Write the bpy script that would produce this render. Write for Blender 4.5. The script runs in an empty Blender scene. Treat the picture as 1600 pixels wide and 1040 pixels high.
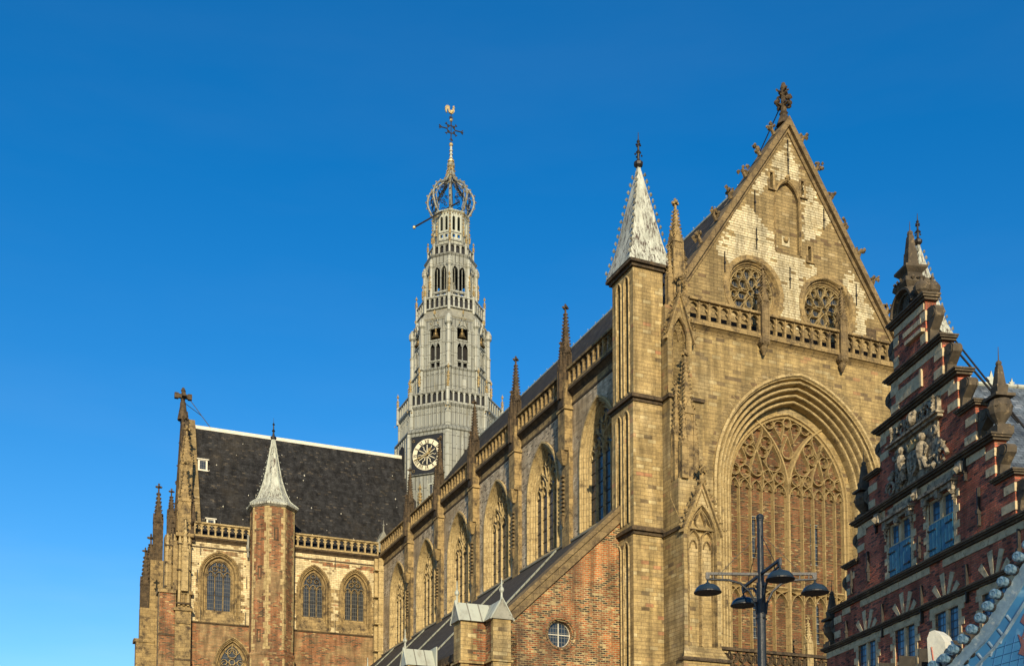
import bpy, bmesh, math, random
from mathutils import Vector, Matrix
from mathutils.geometry import tessellate_polygon
rad = math.radians
rnd = random.Random(7)
sc = bpy.context.scene
col = sc.collection

# ---------------------------------------------------------------- camera
PITCH = math.atan(1770 / 28000.0)
FPX = 1770 * math.cos(PITCH)
cd = bpy.data.cameras.new('camera'); cam = bpy.data.objects.new('camera', cd); col.objects.link(cam)
cam.location = (0, 0, 1.7); cam.rotation_euler = (rad(90) + PITCH, 0, 0)
cd.sensor_width = 36.0; cd.lens = FPX / 1600 * 36.0
cd.shift_y = (1355 - FPX * math.tan(PITCH) - 520) / 1600
cd.clip_end = 5000
sc.camera = cam
# ---------------------------------------------------------------- sky and sun
SUN_AZ, SUN_EL = rad(6), rad(18)
S = Vector((math.sin(SUN_AZ) * math.cos(SUN_EL), -math.cos(SUN_AZ) * math.cos(SUN_EL), math.sin(SUN_EL)))
wd = bpy.data.worlds.new('World'); sc.world = wd; wd.use_nodes = True
wn = wd.node_tree.nodes; wl = wd.node_tree.links; wn.clear()
sky = wn.new('ShaderNodeTexSky'); sky.sky_type = 'NISHITA'; sky.sun_disc = False
sky.sun_elevation = SUN_EL; sky.sun_rotation = math.atan2(S.x, S.y)
sky.air_density = 1.0; sky.dust_density = 0.3; sky.ozone_density = 3.0
hs = wn.new('ShaderNodeHueSaturation'); hs.inputs['Saturation'].default_value = 1.38; hs.inputs['Value'].default_value = 1.12; hs.inputs['Hue'].default_value = .503
bg = wn.new('ShaderNodeBackground'); bg.inputs[1].default_value = 0.12
wo = wn.new('ShaderNodeOutputWorld')
# thin veils of high cloud low in the sky
tc = wn.new('ShaderNodeTexCoord'); mp = wn.new('ShaderNodeMapping'); mp.inputs['Scale'].default_value = (1.5, 1.5, 7); mp.inputs['Rotation'].default_value = (0, rad(14), 0)
cn = wn.new('ShaderNodeTexNoise'); cn.inputs['Scale'].default_value = 1.6; cn.inputs['Detail'].default_value = 5; cn.inputs['Roughness'].default_value = .55
cm = wn.new('ShaderNodeMapRange'); cm.inputs[1].default_value = .42; cm.inputs[2].default_value = .75; cm.inputs[3].default_value = 0; cm.inputs[4].default_value = .13
sx = wn.new('ShaderNodeSeparateXYZ'); el = wn.new('ShaderNodeMapRange'); el.inputs[1].default_value = .12; el.inputs[2].default_value = .40; el.inputs[3].default_value = 1; el.inputs[4].default_value = .12
mu = wn.new('ShaderNodeMath'); mu.operation = 'MULTIPLY'; mx = wn.new('ShaderNodeMix'); mx.data_type = 'RGBA'; mx.inputs[7].default_value = (5.2, 6.0, 6.6, 1)
wl.new(tc.outputs['Generated'], mp.inputs[0]); wl.new(mp.outputs[0], cn.inputs['Vector']); wl.new(cn.outputs['Fac'], cm.inputs[0]); wl.new(tc.outputs['Generated'], sx.inputs[0]); wl.new(sx.outputs[2], el.inputs[0])
wl.new(cm.outputs[0], mu.inputs[0]); wl.new(el.outputs[0], mu.inputs[1]); wl.new(mu.outputs[0], mx.inputs[0])
wl.new(sky.outputs[0], hs.inputs['Color']); wl.new(hs.outputs[0], mx.inputs[6]); wl.new(mx.outputs[2], bg.inputs[0]); wl.new(bg.outputs[0], wo.inputs[0])
sd = bpy.data.lights.new('sun', 'SUN'); sd.energy = 5.0; sd.angle = rad(0.5); sd.color = (1.0, 0.82, 0.55)
sun = bpy.data.objects.new('sun', sd); col.objects.link(sun)
sun.rotation_euler = (-S).to_track_quat('-Z', 'Y').to_euler(); sun.location = (20, -30, 60)
vs = sc.view_settings; vs.view_transform = 'Standard'; vs.look = 'None'; vs.gamma = 1.0; vs.exposure = 0.32

# ---------------------------------------------------------------- materials
TINT = [1.0, 1.0, 1.0]      # shared strength of the pigments of a group of materials
class NT:
    def __init__(s, name):
        s.m = bpy.data.materials.new(name); s.m.use_nodes = True
        s.n = s.m.node_tree.nodes; s.l = s.m.node_tree.links
        s.b = s.n['Principled BSDF']
    def new(s, t, **kw):
        n = s.n.new(t)
        for k, v in kw.items():
            if k.startswith('i_'): n.inputs[int(k[2:])].default_value = v
            else: setattr(n, k, v)
        return n
    def val(s, sock, v):
        if isinstance(v, bpy.types.NodeSocket): s.l.new(v, sock)
        else:
            try: sock.default_value = v
            except Exception: sock.default_value = (v[0], v[1], v[2], 1)
    def mix(s, a, b, f, mode='MIX'):
        n = s.new('ShaderNodeMix', data_type='RGBA', blend_type=mode)
        s.val(n.inputs[0], f)
        for i, v in ((6, a), (7, b)):
            if isinstance(v, bpy.types.NodeSocket): s.l.new(v, n.inputs[i])
            else: n.inputs[i].default_value = (v[0], v[1], v[2], 1)
        return n.outputs[2]
    def math(s, op, a, b=0.0, clamp=False):
        n = s.new('ShaderNodeMath', operation=op, use_clamp=clamp)
        s.val(n.inputs[0], a); s.val(n.inputs[1], b); return n.outputs[0]
    def ramp(s, f, lo, hi, a=0.0, b=1.0):
        n = s.new('ShaderNodeMapRange'); s.val(n.inputs[0], f)
        n.inputs[1].default_value = lo; n.inputs[2].default_value = hi; n.inputs[3].default_value = a; n.inputs[4].default_value = b
        return n.outputs[0]
    def uv(s, off=(0, 0, 0), scale=(1, 1, 1)):
        t = s.new('ShaderNodeTexCoord'); mp = s.new('ShaderNodeMapping')
        s.l.new(t.outputs['UV'], mp.inputs[0]); mp.inputs['Location'].default_value = off; mp.inputs['Scale'].default_value = scale
        return mp.outputs[0]
    def noise(s, scale, detail=4, rough=.6, stretch=(1, 1, 1), src='Object', off=(0, 0, 0)):
        t = s.new('ShaderNodeTexCoord'); mp = s.new('ShaderNodeMapping'); s.l.new(t.outputs[src], mp.inputs[0])
        mp.inputs['Scale'].default_value = stretch; mp.inputs['Location'].default_value = off
        n = s.new('ShaderNodeTexNoise'); s.l.new(mp.outputs[0], n.inputs['Vector'])
        n.inputs['Scale'].default_value = scale; n.inputs['Detail'].default_value = detail; n.inputs['Roughness'].default_value = rough
        return n.outputs['Fac']
    def bump(s, h, strength=.4, dist=.03):
        n = s.new('ShaderNodeBump'); s.l.new(h, n.inputs['Height']); n.inputs['Strength'].default_value = strength
        n.inputs['Distance'].default_value = dist; s.l.new(n.outputs[0], s.b.inputs['Normal'])
    def done(s, c, rough=.85, metal=0.0, spec=.3):
        if TINT != [1.0, 1.0, 1.0]:
            if not isinstance(c, bpy.types.NodeSocket): q = s.new('ShaderNodeRGB'); q.outputs[0].default_value = (c[0], c[1], c[2], 1); c = q.outputs[0]
            v = s.new('ShaderNodeVectorMath', operation='MULTIPLY'); s.l.new(c, v.inputs[0]); v.inputs[1].default_value = TINT; c = v.outputs[0]
        s.val(s.b.inputs['Base Color'], c if isinstance(c, bpy.types.NodeSocket) else (c[0], c[1], c[2], 1))
        s.val(s.b.inputs['Roughness'], rough); s.b.inputs['Metallic'].default_value = metal
        s.b.inputs['Specular IOR Level'].default_value = spec
        return s.m

def masonry(name, ca, cb, mortar, bw, bh, ms=.015, odds=(), soot=None, soot_amt=(.52, .72), soot_scale=.35, patch=None,
            patch_lim=(.55, .6), patch_scale=.25, bump=.5, rough=.9, tone=.25):
    t = NT(name)
    def brick(c1, c2, mo, off):
        b = t.new('ShaderNodeTexBrick'); t.l.new(t.uv(off), b.inputs['Vector'])
        b.inputs['Color1'].default_value = (*c1, 1); b.inputs['Color2'].default_value = (*c2, 1); b.inputs['Mortar'].default_value = (*mo, 1)
        b.inputs['Scale'].default_value = 1; b.inputs['Mortar Size'].default_value = ms; b.inputs['Mortar Smooth'].default_value = .3
        b.inputs['Brick Width'].default_value = bw; b.inputs['Row Height'].default_value = bh
        return b
    b1 = brick(ca, cb, mortar, (0, 0, 0)); c = b1.outputs['Color']
    notm = t.math('SUBTRACT', 1.0, b1.outputs['Fac'])
    for i, (oc, lo, hi) in enumerate(odds):
        b = brick((0, 0, 0), (1, 1, 1), (.5, .5, .5), (bw * (37 + 11 * i), bh * (24 + 30 * i), 0))
        sp = t.new('ShaderNodeSeparateColor'); t.l.new(b.outputs['Color'], sp.inputs[0])
        f = t.math('MULTIPLY', t.ramp(sp.outputs[0], lo, hi), notm)
        c = t.mix(c, oc, f)
    if patch:
        f = t.ramp(t.noise(patch_scale, 3, .6), patch_lim[0], patch_lim[1])
        f = t.math('MULTIPLY', f, notm)
        c = t.mix(c, patch, t.math('MULTIPLY', f, .8, True))
    n1 = t.noise(1.3, 6, .65)
    v = t.ramp(n1, .3, .7, 1 - tone, 1 + tone)
    v = t.math('MULTIPLY', v, t.ramp(t.noise(1.0, 5, .6, (.25, .25, 7.0)), .3, .7, 1 - tone * .7, 1 + tone * .5))
    v = t.math('MULTIPLY', v, t.ramp(t.noise(2.2, 5, .65, (1, 1, .12), off=(3, 9, 1)), .36, .58, 1 - tone * 1.35, 1.06))
    v = t.math('MULTIPLY', v, t.ramp(t.noise(11, 4, .7), .35, .65, 1 - tone * .5, 1 + tone * .4))
    vm = t.new('ShaderNodeVectorMath', operation='SCALE'); t.l.new(c, vm.inputs[0]); t.l.new(v, vm.inputs['Scale']); c = vm.outputs[0]
    if soot:
        s1 = t.noise(soot_scale, 7, .7, (1, 1, .45)); f = t.ramp(s1, soot_amt[0], soot_amt[1])
        c = t.mix(c, soot, f)
    h = t.math('ADD', t.math('MULTIPLY', notm, 1.0), t.math('MULTIPLY', t.noise(9, 5, .7), .8))
    t.bump(h, bump, .03)
    return t.done(c, rough)

def mottled(name, ca, cb, cc=None, scale=1.2, lims=(.35, .65), lim2=(.55, .7), rough=.85, metal=0.0, bump=.4, fine=6, stretch=(1, 1, 1), spec=.3):
    t = NT(name)
    c = t.mix(ca, cb, t.ramp(t.noise(scale, 7, .68, stretch), *lims))
    if cc: c = t.mix(c, cc, t.ramp(t.noise(scale * 1.9, 6, .7, stretch, off=(13, 7, 3)), *lim2))
    t.bump(t.noise(fine, 6, .7), bump, .04)
    return t.done(c, rough, metal, spec)

M = {}
TINT[:] = (.86, .85, .81)
M['facade'] = masonry('facade_stone', (.40, .30, .135), (.31, .23, .105), (.21, .155, .08), .52, .20, .012,
    odds=[((.43, .35, .185), .9, .95), ((.17, .125, .07), .93, .96), ((.33, .20, .10), .965, .98)], soot=(.12, .09, .055), soot_amt=(.50, .84), tone=.30, patch=(.50, .42, .25), patch_lim=(.52, .66), patch_scale=.16)
M['turret'] = masonry('turret_stone', (.45, .335, .15), (.35, .26, .12), (.24, .18, .092), .48, .2, .012,
    odds=[((.50, .41, .22), .88, .92), ((.15, .11, .06), .95, .98), ((.40, .21, .11), .965, .98)], soot=(.13, .095, .055), soot_amt=(.54, .8), tone=.32, patch=(.56, .46, .27), patch_lim=(.54, .7), patch_scale=.3)
M['gable'] = masonry('gable_stone', (.33, .25, .12), (.25, .187, .09), (.15, .115, .06), .5, .18, .014,
    odds=[((.16, .11, .06), .91, .94), ((.40, .32, .18), .95, .97)], soot=(.12, .09, .055), soot_amt=(.55, .85), tone=.24)
M['pale'] = masonry('pale_limestone', (.66, .60, .42), (.54, .48, .31), (.24, .19, .11), 50, .2, .0,
    odds=[], soot=(.34, .27, .15), soot_amt=(.52, .8), soot_scale=1.6, tone=.28)
M['cream'] = masonry('cream_limestone', (.76, .66, .42), (.62, .52, .31), (.34, .26, .13), .42, .17, .014,
    odds=[((.46, .26, .14), .965, .98), ((.32, .24, .13), .92, .95)], soot=(.24, .17, .09), soot_amt=(.58, .78), soot_scale=.7, tone=.24)
M['brick'] = masonry('orange_brick', (.44, .145, .05), (.20, .07, .038), (.42, .34, .18), .30, .105, .024,
    odds=[((.05, .036, .03), .62, .70), ((.50, .38, .19), .9, .93)], patch=(.52, .15, .04), soot=(.10, .065, .045), soot_amt=(.5, .74), soot_scale=.5, tone=.34, bump=.8)
M['tbrick'] = masonry('transept_brick', (.43, .155, .06), (.28, .10, .05), (.30, .23, .13), .34, .115, .022,
    odds=[((.10, .066, .042), .76, .84), ((.50, .36, .17), .92, .94)], patch=(.36, .25, .12), soot=(.10, .066, .044), soot_amt=(.5, .76), soot_scale=.5, tone=.34, bump=.7)
M['infill'] = masonry('window_infill_brick', (.27, .095, .042), (.15, .055, .028), (.17, .12, .06), .26, .10, .026,
    odds=[((.075, .05, .032), .64, .74), ((.38, .28, .14), .88, .92)], soot=(.15, .09, .05), soot_amt=(.58, .85), tone=.32, bump=.8)
M['greybrick'] = masonry('grey_brick', (.70, .59, .43), (.48, .405, .29), (.40, .345, .26), .30, .11, .018,
    odds=[((.17, .14, .105), .80, .86), ((.74, .66, .50), .86, .9)], patch=(.42, .31, .17), patch_lim=(.5, .6), soot=(.18, .145, .10), soot_amt=(.55, .85), tone=.3, bump=.7)
def ashlar(name, ca, cb, cc, bw=.7, bh=.36, scale=1.6, lim2=(.52, .68), fine=7):
    t = NT(name)
    b = t.new('ShaderNodeTexBrick'); t.l.new(t.uv(), b.inputs['Vector'])
    b.inputs['Color1'].default_value = (*ca, 1); b.inputs['Color2'].default_value = (*cb, 1); b.inputs['Mortar'].default_value = (cb[0] * .45, cb[1] * .45, cb[2] * .45, 1)
    b.inputs['Scale'].default_value = 1; b.inputs['Mortar Size'].default_value = .012; b.inputs['Brick Width'].default_value = bw; b.inputs['Row Height'].default_value = bh
    c = t.mix(b.outputs['Color'], cc, t.ramp(t.noise(scale, 8, .72), *lim2))
    c = t.mix(c, (ca[0] * 1.2, ca[1] * 1.2, ca[2] * 1.25), t.ramp(t.noise(scale * 1.7, 6, .7, off=(5, 2, 8)), .56, .74))
    v = t.ramp(t.noise(12, 4, .7), .35, .65, .82, 1.14); vm = t.new('ShaderNodeVectorMath', operation='SCALE'); t.l.new(c, vm.inputs[0]); t.l.new(v, vm.inputs['Scale'])
    t.bump(t.noise(fine, 6, .7), .45, .04)
    return t.done(vm.outputs[0], .88)
M['carved'] = ashlar('carved_stone', (.38, .28, .13), (.26, .19, .09), (.06, .045, .03), lim2=(.47, .64))
M['carved_pale'] = ashlar('pale_carved_stone', (.50, .395, .205), (.37, .28, .135), (.09, .068, .042), lim2=(.53, .68))
M['tracery'] = ashlar('tracery_stone', (.40, .30, .14), (.33, .245, .115), (.13, .095, .05), .5, .5, 1.2, lim2=(.56, .76))
M['coping'] = ashlar('coping_stone', (.25, .185, .095), (.19, .14, .07), (.075, .055, .035), lim2=(.46, .68))
M['sooty'] = ashlar('sooty_stone', (.13, .093, .052), (.085, .062, .038), (.038, .03, .021), .5, .4, 2.2, lim2=(.44, .62))
M['dark'] = mottled('painted_shade_band', (.06, .048, .034), (.04, .033, .025), (.12, .09, .055), 1.5, lim2=(.62, .8))  # painted shade for the strip behind the front balustrade
TINT[:] = (.72, .72, .70)
M['slate'] = masonry('roof_slate', (.045, .046, .048), (.028, .029, .031), (.022, .021, .021), .34, .19, .016,
    odds=[((.095, .082, .065), .9, .95), ((.025, .025, .026), .86, .9)], soot=(.07, .06, .045), soot_amt=(.5, .85), soot_scale=.25, tone=.5, bump=.4, rough=.95)
M['slatelow'] = masonry('aisle_slate', (.075, .072, .072), (.055, .053, .053), (.03, .03, .03), .25, .15, .012,
    odds=[((.10, .09, .075), .9, .95)], soot=(.05, .047, .04), soot_amt=(.45, .8), tone=.3, bump=.3, rough=.9)
TINT[:] = (.84, .84, .80)
def lead(name, base, dark, streak, bw=.55, bh=1.6):
    t = NT(name)
    b = t.new('ShaderNodeTexBrick'); t.l.new(t.uv(), b.inputs['Vector']); b.offset = 0.0
    b.inputs['Color1'].default_value = (*base, 1); b.inputs['Color2'].default_value = (base[0] * .8, base[1] * .8, base[2] * .8, 1)
    b.inputs['Mortar'].default_value = (*dark, 1); b.inputs['Scale'].default_value = 1; b.inputs['Mortar Size'].default_value = .032
    b.inputs['Brick Width'].default_value = bw; b.inputs['Row Height'].default_value = bh
    c = t.mix(b.outputs['Color'], streak, t.ramp(t.noise(1.6, 7, .72, (1, 1, .18)), .52, .72))
    c = t.mix(c, dark, t.math('MULTIPLY', t.ramp(t.noise(5, 5, .7), .6, .75), .5))
    t.bump(t.noise(3, 4, .6), .25, .03)
    return t.done(c, .55, 0.0, .4)
M['lead'] = lead('tower_lead', (.27, .285, .265), (.045, .045, .037), (.14, .135, .10), .42, 1.25)
M['lead_light'] = lead('pale_lead', (.50, .54, .48), (.17, .165, .14), (.30, .30, .26), .6, 5)
M['lead_rib'] = lead('pale_lead_rib', (.42, .44, .40), (.12, .12, .10), (.27, .265, .21), .5, 1.1)
M['lead_spire'] = None
t = NT('streaked_spire_lead')
c = t.mix((.60, .63, .56), (.33, .35, .30), t.ramp(t.noise(2.2, 6, .7, (1, 1, .3)), .4, .66))
c = t.mix(c, (.07, .045, .035), t.math('MULTIPLY', t.ramp(t.noise(2.4, 8, .8, (3.5, 3.5, .16)), .49, .57), t.ramp(t.noise(.42, 3, .5), .36, .48)))
c = t.mix(c, (.16, .16, .13), t.math('MULTIPLY', t.ramp(t.noise(5.0, 6, .8, (1.8, 1.8, .16), off=(4, 4, 4)), .54, .64), .7))
t.bump(t.noise(5, 5, .7), .3, .04); M['lead_spire'] = t.done(c, .6, 0, .4)
M['lead_dark'] = mottled('weathered_lead', (.33, .33, .28), (.20, .20, .17), (.11, .105, .09), 1.4, rough=.6)
TINT[:] = (.9, .9, .85)
M['gold'] = mottled('gilding', (.74, .58, .30), (.58, .43, .20), (.22, .15, .07), 5, lim2=(.5, .6), rough=.4, metal=.55, bump=.2)
M['iron'] = mottled('black_iron', (.025, .025, .027), (.045, .04, .035), None, 6, rough=.5, metal=.4)
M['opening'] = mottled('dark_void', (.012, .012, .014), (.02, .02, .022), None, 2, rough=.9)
M['white'] = mottled('white_paint', (.72, .70, .62), (.55, .53, .45), None, 4, rough=.5)
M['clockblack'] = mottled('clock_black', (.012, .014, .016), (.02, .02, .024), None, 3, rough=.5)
M['clockwhite'] = mottled('clock_cream', (.74, .70, .54), (.64, .60, .45), None, 3, rough=.5)
M['bronze'] = mottled('bell_bronze', (.20, .14, .06), (.32, .22, .09), (.07, .06, .04), 4, rough=.4, metal=.8)
def glass(name, base, line, bw, bh, ms, rough=.12):
    t = NT(name)
    b = t.new('ShaderNodeTexBrick'); t.l.new(t.uv(), b.inputs['Vector']); b.offset = 0.0
    b.inputs['Color1'].default_value = (*base, 1); b.inputs['Color2'].default_value = (base[0] * 1.8, base[1] * 1.8, base[2] * 1.8, 1)
    b.inputs['Mortar'].default_value = (*line, 1); b.inputs['Scale'].default_value = 1; b.inputs['Mortar Size'].default_value = ms; b.inputs['Mortar Smooth'].default_value = .1
    b.inputs['Brick Width'].default_value = bw; b.inputs['Row Height'].default_value = bh
    t.bump(t.noise(6, 3, .5), .12, .05)
    r = t.ramp(b.outputs['Fac'], 0, 1, rough, .7)
    return t.done(b.outputs['Color'], r, 0, .5)
M['glass'] = glass('leaded_glass', (.018, .022, .028), (.12, .115, .10), .17, .36, .014)
M['glass_lattice'] = glass('leaded_lattice', (.014, .019, .026), (.16, .16, .145), .16, .24, .010)
M['glass_blue'] = glass('blue_leaded_glass', (.03, .10, .19), (.012, .02, .026), .16, .2, .014, .2)
TINT[:] = (1.0, 1.0, 1.0)
M['hbrick'] = masonry('red_brick', (.66, .15, .08), (.46, .105, .058), (.22, .135, .085), .18, .058, .011,
    odds=[((.12, .038, .032), .75, .85), ((.48, .14, .07), .85, .92)], soot=(.12, .05, .038), soot_amt=(.5, .85), soot_scale=.8, tone=.34, bump=.7)
M['hstone'] = mottled('grey_sandstone', (.58, .48, .30), (.42, .345, .21), (.20, .155, .095), 3.2, lim2=(.52, .7))
M['hdark'] = mottled('dark_cornice_stone', (.10, .08, .052), (.045, .037, .027), (.28, .21, .12), 2.8, lim2=(.56, .74))
M['relief'] = mottled('relief_stone', (.42, .365, .26), (.25, .22, .16), (.08, .07, .052), 4.5, lim2=(.44, .6))
M['shutter'] = mottled('blue_shutter_paint', (.025, .15, .25), (.02, .125, .21), (.015, .085, .14), 3, rough=.5)
M['hslate'] = masonry('blue_slate', (.13, .16, .19), (.09, .115, .14), (.05, .06, .07), .22, .13, .012,
    odds=[((.20, .23, .26), .85, .92)], soot=(.28, .31, .33), soot_amt=(.55, .75), soot_scale=.9, tone=.4, bump=.4, rough=.5)
M['lampgrey'] = mottled('grey_lamp_paint', (.016, .022, .030), (.012, .017, .024), None, 5, rough=.4)
M['lampdark'] = mottled('dark_lamp_enamel', (.016, .03, .042), (.022, .036, .05), None, 5, rough=.18, bump=.05, spec=.6)
M['lampglass'] = mottled('lamp_diffuser', (.10, .11, .11), (.14, .15, .15), None, 5, rough=.25)

# ---------------------------------------------------------------- mesh helpers
class MB:
    def __init__(s): s.v = []; s.f = []
    def add(s, v, f):
        o = len(s.v); s.v += [tuple(p) for p in v]; s.f += [tuple(i + o for i in q) for q in f]
        return s
    def join(s, o): return s.add(o.v, o.f)
    def build(s, name, mat, parent=None, smooth=False, loc=None, rot=None, label=None):
        me = bpy.data.meshes.new(name); me.from_pydata(s.v, [], s.f)
        bm = bmesh.new(); bm.from_mesh(me); bmesh.ops.recalc_face_normals(bm, faces=bm.faces)
        uv = bm.loops.layers.uv.new('UVMap')
        for f in bm.faces:
            n = f.normal
            if abs(n.z) > .93 or n.length < .5: t1 = Vector((1, 0, 0)); t2 = Vector((0, 1, 0))
            else:
                # keep the tangent's sign the same on both sides of a wall
                t1 = Vector((-n.y, n.x, 0)).normalized(); t2 = n.cross(t1)
                if t2.z < 0: t2 = -t2
            f.smooth = smooth
            for l in f.loops:
                p = l.vert.co; l[uv].uv = (p.dot(t1), p.dot(t2))
        bm.to_mesh(me); bm.free()
        me.materials.append(M[mat] if isinstance(mat, str) else mat)
        o = bpy.data.objects.new(name, me); col.objects.link(o)
        if parent: o.parent = parent
        if loc: o.location = loc
        if rot: o.rotation_euler = rot
        if label: o['label'] = label
        return o

def tag(o, label=None, cat=None, group=None, kind=None):
    if label: o['label'] = label
    if cat: o['category'] = cat
    if group: o['group'] = group
    if kind: o['kind'] = kind
    return o
def empty(name, loc, rz=0.0, parent=None):
    o = bpy.data.objects.new(name, None); col.objects.link(o); o.location = loc; o.rotation_euler = (0, 0, rz)
    o.empty_display_size = .5
    if parent: o.parent = parent
    return o
def dup(o, parent, loc=None, rot=None, name=None):
    c = o.copy(); col.objects.link(c); c.parent = parent
    if loc is not None: c.location = loc
    if rot is not None: c.rotation_euler = rot
    for ch in list(o.children): dup(ch, c)
    return c

def FF(v0): return lambda a, z, d=0.0: (a, v0 - d, z)       # faces the square (front)
def FL(u0): return lambda a, z, d=0.0: (u0 - d, a, z)       # faces left
def FR(u0): return lambda a, z, d=0.0: (u0 + d, a, z)
def MIR(F, c2): return lambda a, z, d=0.0: F(c2 - a, z, d)

def box(mb, F, a0, a1, z0, z1, d0, d1):
    v = [F(a, z, d) for d in (d0, d1) for (a, z) in ((a0, z0), (a1, z0), (a1, z1), (a0, z1))]
    mb.add(v, [(0, 1, 2, 3), (7, 6, 5, 4), (0, 4, 5, 1), (1, 5, 6, 2), (2, 6, 7, 3), (3, 7, 4, 0)]); return mb
def wbox(mb, x0, x1, y0, y1, z0, z1):
    return box(mb, lambda a, z, d: (a, d, z), x0, x1, z0, z1, y0, y1)
def slab(mb, F, outer, d0, d1, holes=(), back=True):
    loops = [list(outer)] + [list(h) for h in holes]
    tri = tessellate_polygon([[Vector((p[0], p[1], 0)) for p in l] for l in loops])
    flat = [p for l in loops for p in l]; n = len(flat)
    v = [F(p[0], p[1], d1) for p in flat] + [F(p[0], p[1], d0) for p in flat]
    f = [tuple(t) for t in tri]
    if back: f += [tuple(i + n for i in t[::-1]) for t in tri]
    o = 0
    for l in loops:
        k = len(l)
        for i in range(k):
            j = (i + 1) % k; f.append((o + i, o + j, n + o + j, n + o + i))
        o += k
    mb.add(v, f); return mb
def loft(mb, F, rows, closed=False):
    n = len(rows[0]); o = []
    v = [F(*p) for r in rows for p in r]; f = []
    for i in range(len(rows) - 1):
        for j in range(n if closed else n - 1):
            k = (j + 1) % n; f.append((i * n + j, i * n + k, (i + 1) * n + k, (i + 1) * n + j))
    mb.add(v, f); return mb
def arch(ac, w, zs, za, t=0.0, n=9):
    h = za - zs; R = (w * w + h * h) / (2 * w); c = R - w; r = R + t
    top = math.acos(max(-1, min(1, c / r))) if c > -r else math.pi
    L = []
    for i in range(n + 1):
        th = math.pi - (math.pi - (math.pi - top)) * i / n
        L.append((ac + c + r * math.cos(th), zs + r * math.sin(th)))
    Rr = [(2 * ac - x, z) for x, z in L[:-1]][::-1]
    return L + Rr
def opening(ac, w, z0, zs, za, t=0.0, n=9):
    return [(ac - w - t, z0)] + arch(ac, w, zs, za, t, n) + [(ac + w + t, z0)]
def molding(mb, F, ac, w, z0, zs, za, prof, n=9):
    rows = [[(a, z, d) for a, z in opening(ac, w, z0, zs, za, t, n)] for t, d in prof]
    return loft(mb, F, rows)
def circ(x, z, r, n=20, a0=0.0, a1=2 * math.pi):
    full = abs(a1 - a0 - 2 * math.pi) < 1e-6
    return [(x + r * math.cos(a0 + (a1 - a0) * i / n), z + r * math.sin(a0 + (a1 - a0) * i / n)) for i in range(n if full else n + 1)]
def drop(tip, c, r, n=14):
    dx, dz = tip[0] - c[0], tip[1] - c[1]; d = math.hypot(dx, dz); b = math.atan2(dz, dx); g = math.acos(min(1, r / d)) * .9
    arc = [(c[0] + r * math.cos(b + g + (2 * math.pi - 2 * g) * i / n), c[1] + r * math.sin(b + g + (2 * math.pi - 2 * g) * i / n)) for i in range(n + 1)]
    return [tip] + arc
def bar(mb, F, pts, w, d0, d1, closed=False, ch=.35):
    n = len(pts); rows = [[], [], [], []]
    for i in range(n):
        p = pts[i]
        a = pts[(i - 1) % n] if (closed or i > 0) else p; b = pts[(i + 1) % n] if (closed or i < n - 1) else p
        def nrm(q, r):
            x, z = r[0] - q[0], r[1] - q[1]; l = math.hypot(x, z); return (-z / l, x / l) if l > 1e-9 else None
        n1, n2 = nrm(a, p), nrm(p, b); n1 = n1 or n2; n2 = n2 or n1
        mx, mz = n1[0] + n2[0], n1[1] + n2[1]; l = math.hypot(mx, mz)
        if l < .3: mx, mz, l = n1[0], n1[1], 1
        mx /= l; mz /= l; k = min(2.0, 1 / max(.3, mx * n1[0] + mz * n1[1]))
        for r, (o, d) in zip(rows, ((-w / 2, d0), (-w / 2 * ch, d1), (w / 2 * ch, d1), (w / 2, d0))):
            r.append((p[0] + mx * o * k, p[1] + mz * o * k, d))
    return loft(mb, F, rows, closed)
def tube(mb, pts, r, n=8, closed=False):
    pts = [Vector(p) for p in pts]; m = len(pts); rr = r if isinstance(r, (list, tuple)) else [r] * m
    v = []; f = []
    up = None
    for i, p in enumerate(pts):
        t = (pts[(i + 1) % m] - pts[(i - 1) % m]) if closed else (pts[min(i + 1, m - 1)] - pts[max(i - 1, 0)])
        t = t.normalized()
        if up is None: up = t.orthogonal().normalized()
        up = (up - t * up.dot(t)).normalized(); s = t.cross(up)
        for k in range(n):
            a = 2 * math.pi * k / n; v.append(p + (up * math.cos(a) + s * math.sin(a)) * rr[i])
    for i in range(m if closed else m - 1):
        j = (i + 1) % m
        for k in range(n): q = (k + 1) % n; f.append((i * n + k, i * n + q, j * n + q, j * n + k))
    if not closed: f += [tuple(range(n))[::-1], tuple(range((m - 1) * n, m * n))]
    mb.add(v, f); return mb
def lathe(mb, c, prof, n=12, rot=0.0, sx=1.0, sy=1.0):
    v = []; f = []
    for r, z in prof:
        for k in range(n):
            a = rot + 2 * math.pi * k / n; v.append((c[0] + r * sx * math.cos(a), c[1] + r * sy * math.sin(a), z))
    for i in range(len(prof) - 1):
        for k in range(n): q = (k + 1) % n; f.append((i * n + k, i * n + q, (i + 1) * n + q, (i + 1) * n + k))
    f += [tuple(range(n))[::-1], tuple(range((len(prof) - 1) * n, len(prof) * n))]
    mb.add(v, f); return mb
def blob(mb, c, r, sz=1.0, j=.25, rg=rnd):
    x, y, z = c; k = lambda: r * (1 + rg.uniform(-j, j))
    v = [(x + k(), y, z), (x - k(), y, z), (x, y + k(), z), (x, y - k(), z), (x, y, z + k() * sz), (x, y, z - k() * sz)]
    mb.add(v, [(0, 2, 4), (2, 1, 4), (1, 3, 4), (3, 0, 4), (2, 0, 5), (1, 2, 5), (3, 1, 5), (0, 3, 5)]); return mb
def ball(mb, c, r, n=8, m=6, sz=1.0):
    return lathe(mb, c, [(max(1e-3, r * math.sin(math.pi * i / m)), c[2] - r * sz * math.cos(math.pi * i / m)) for i in range(m + 1)], n)
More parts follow.
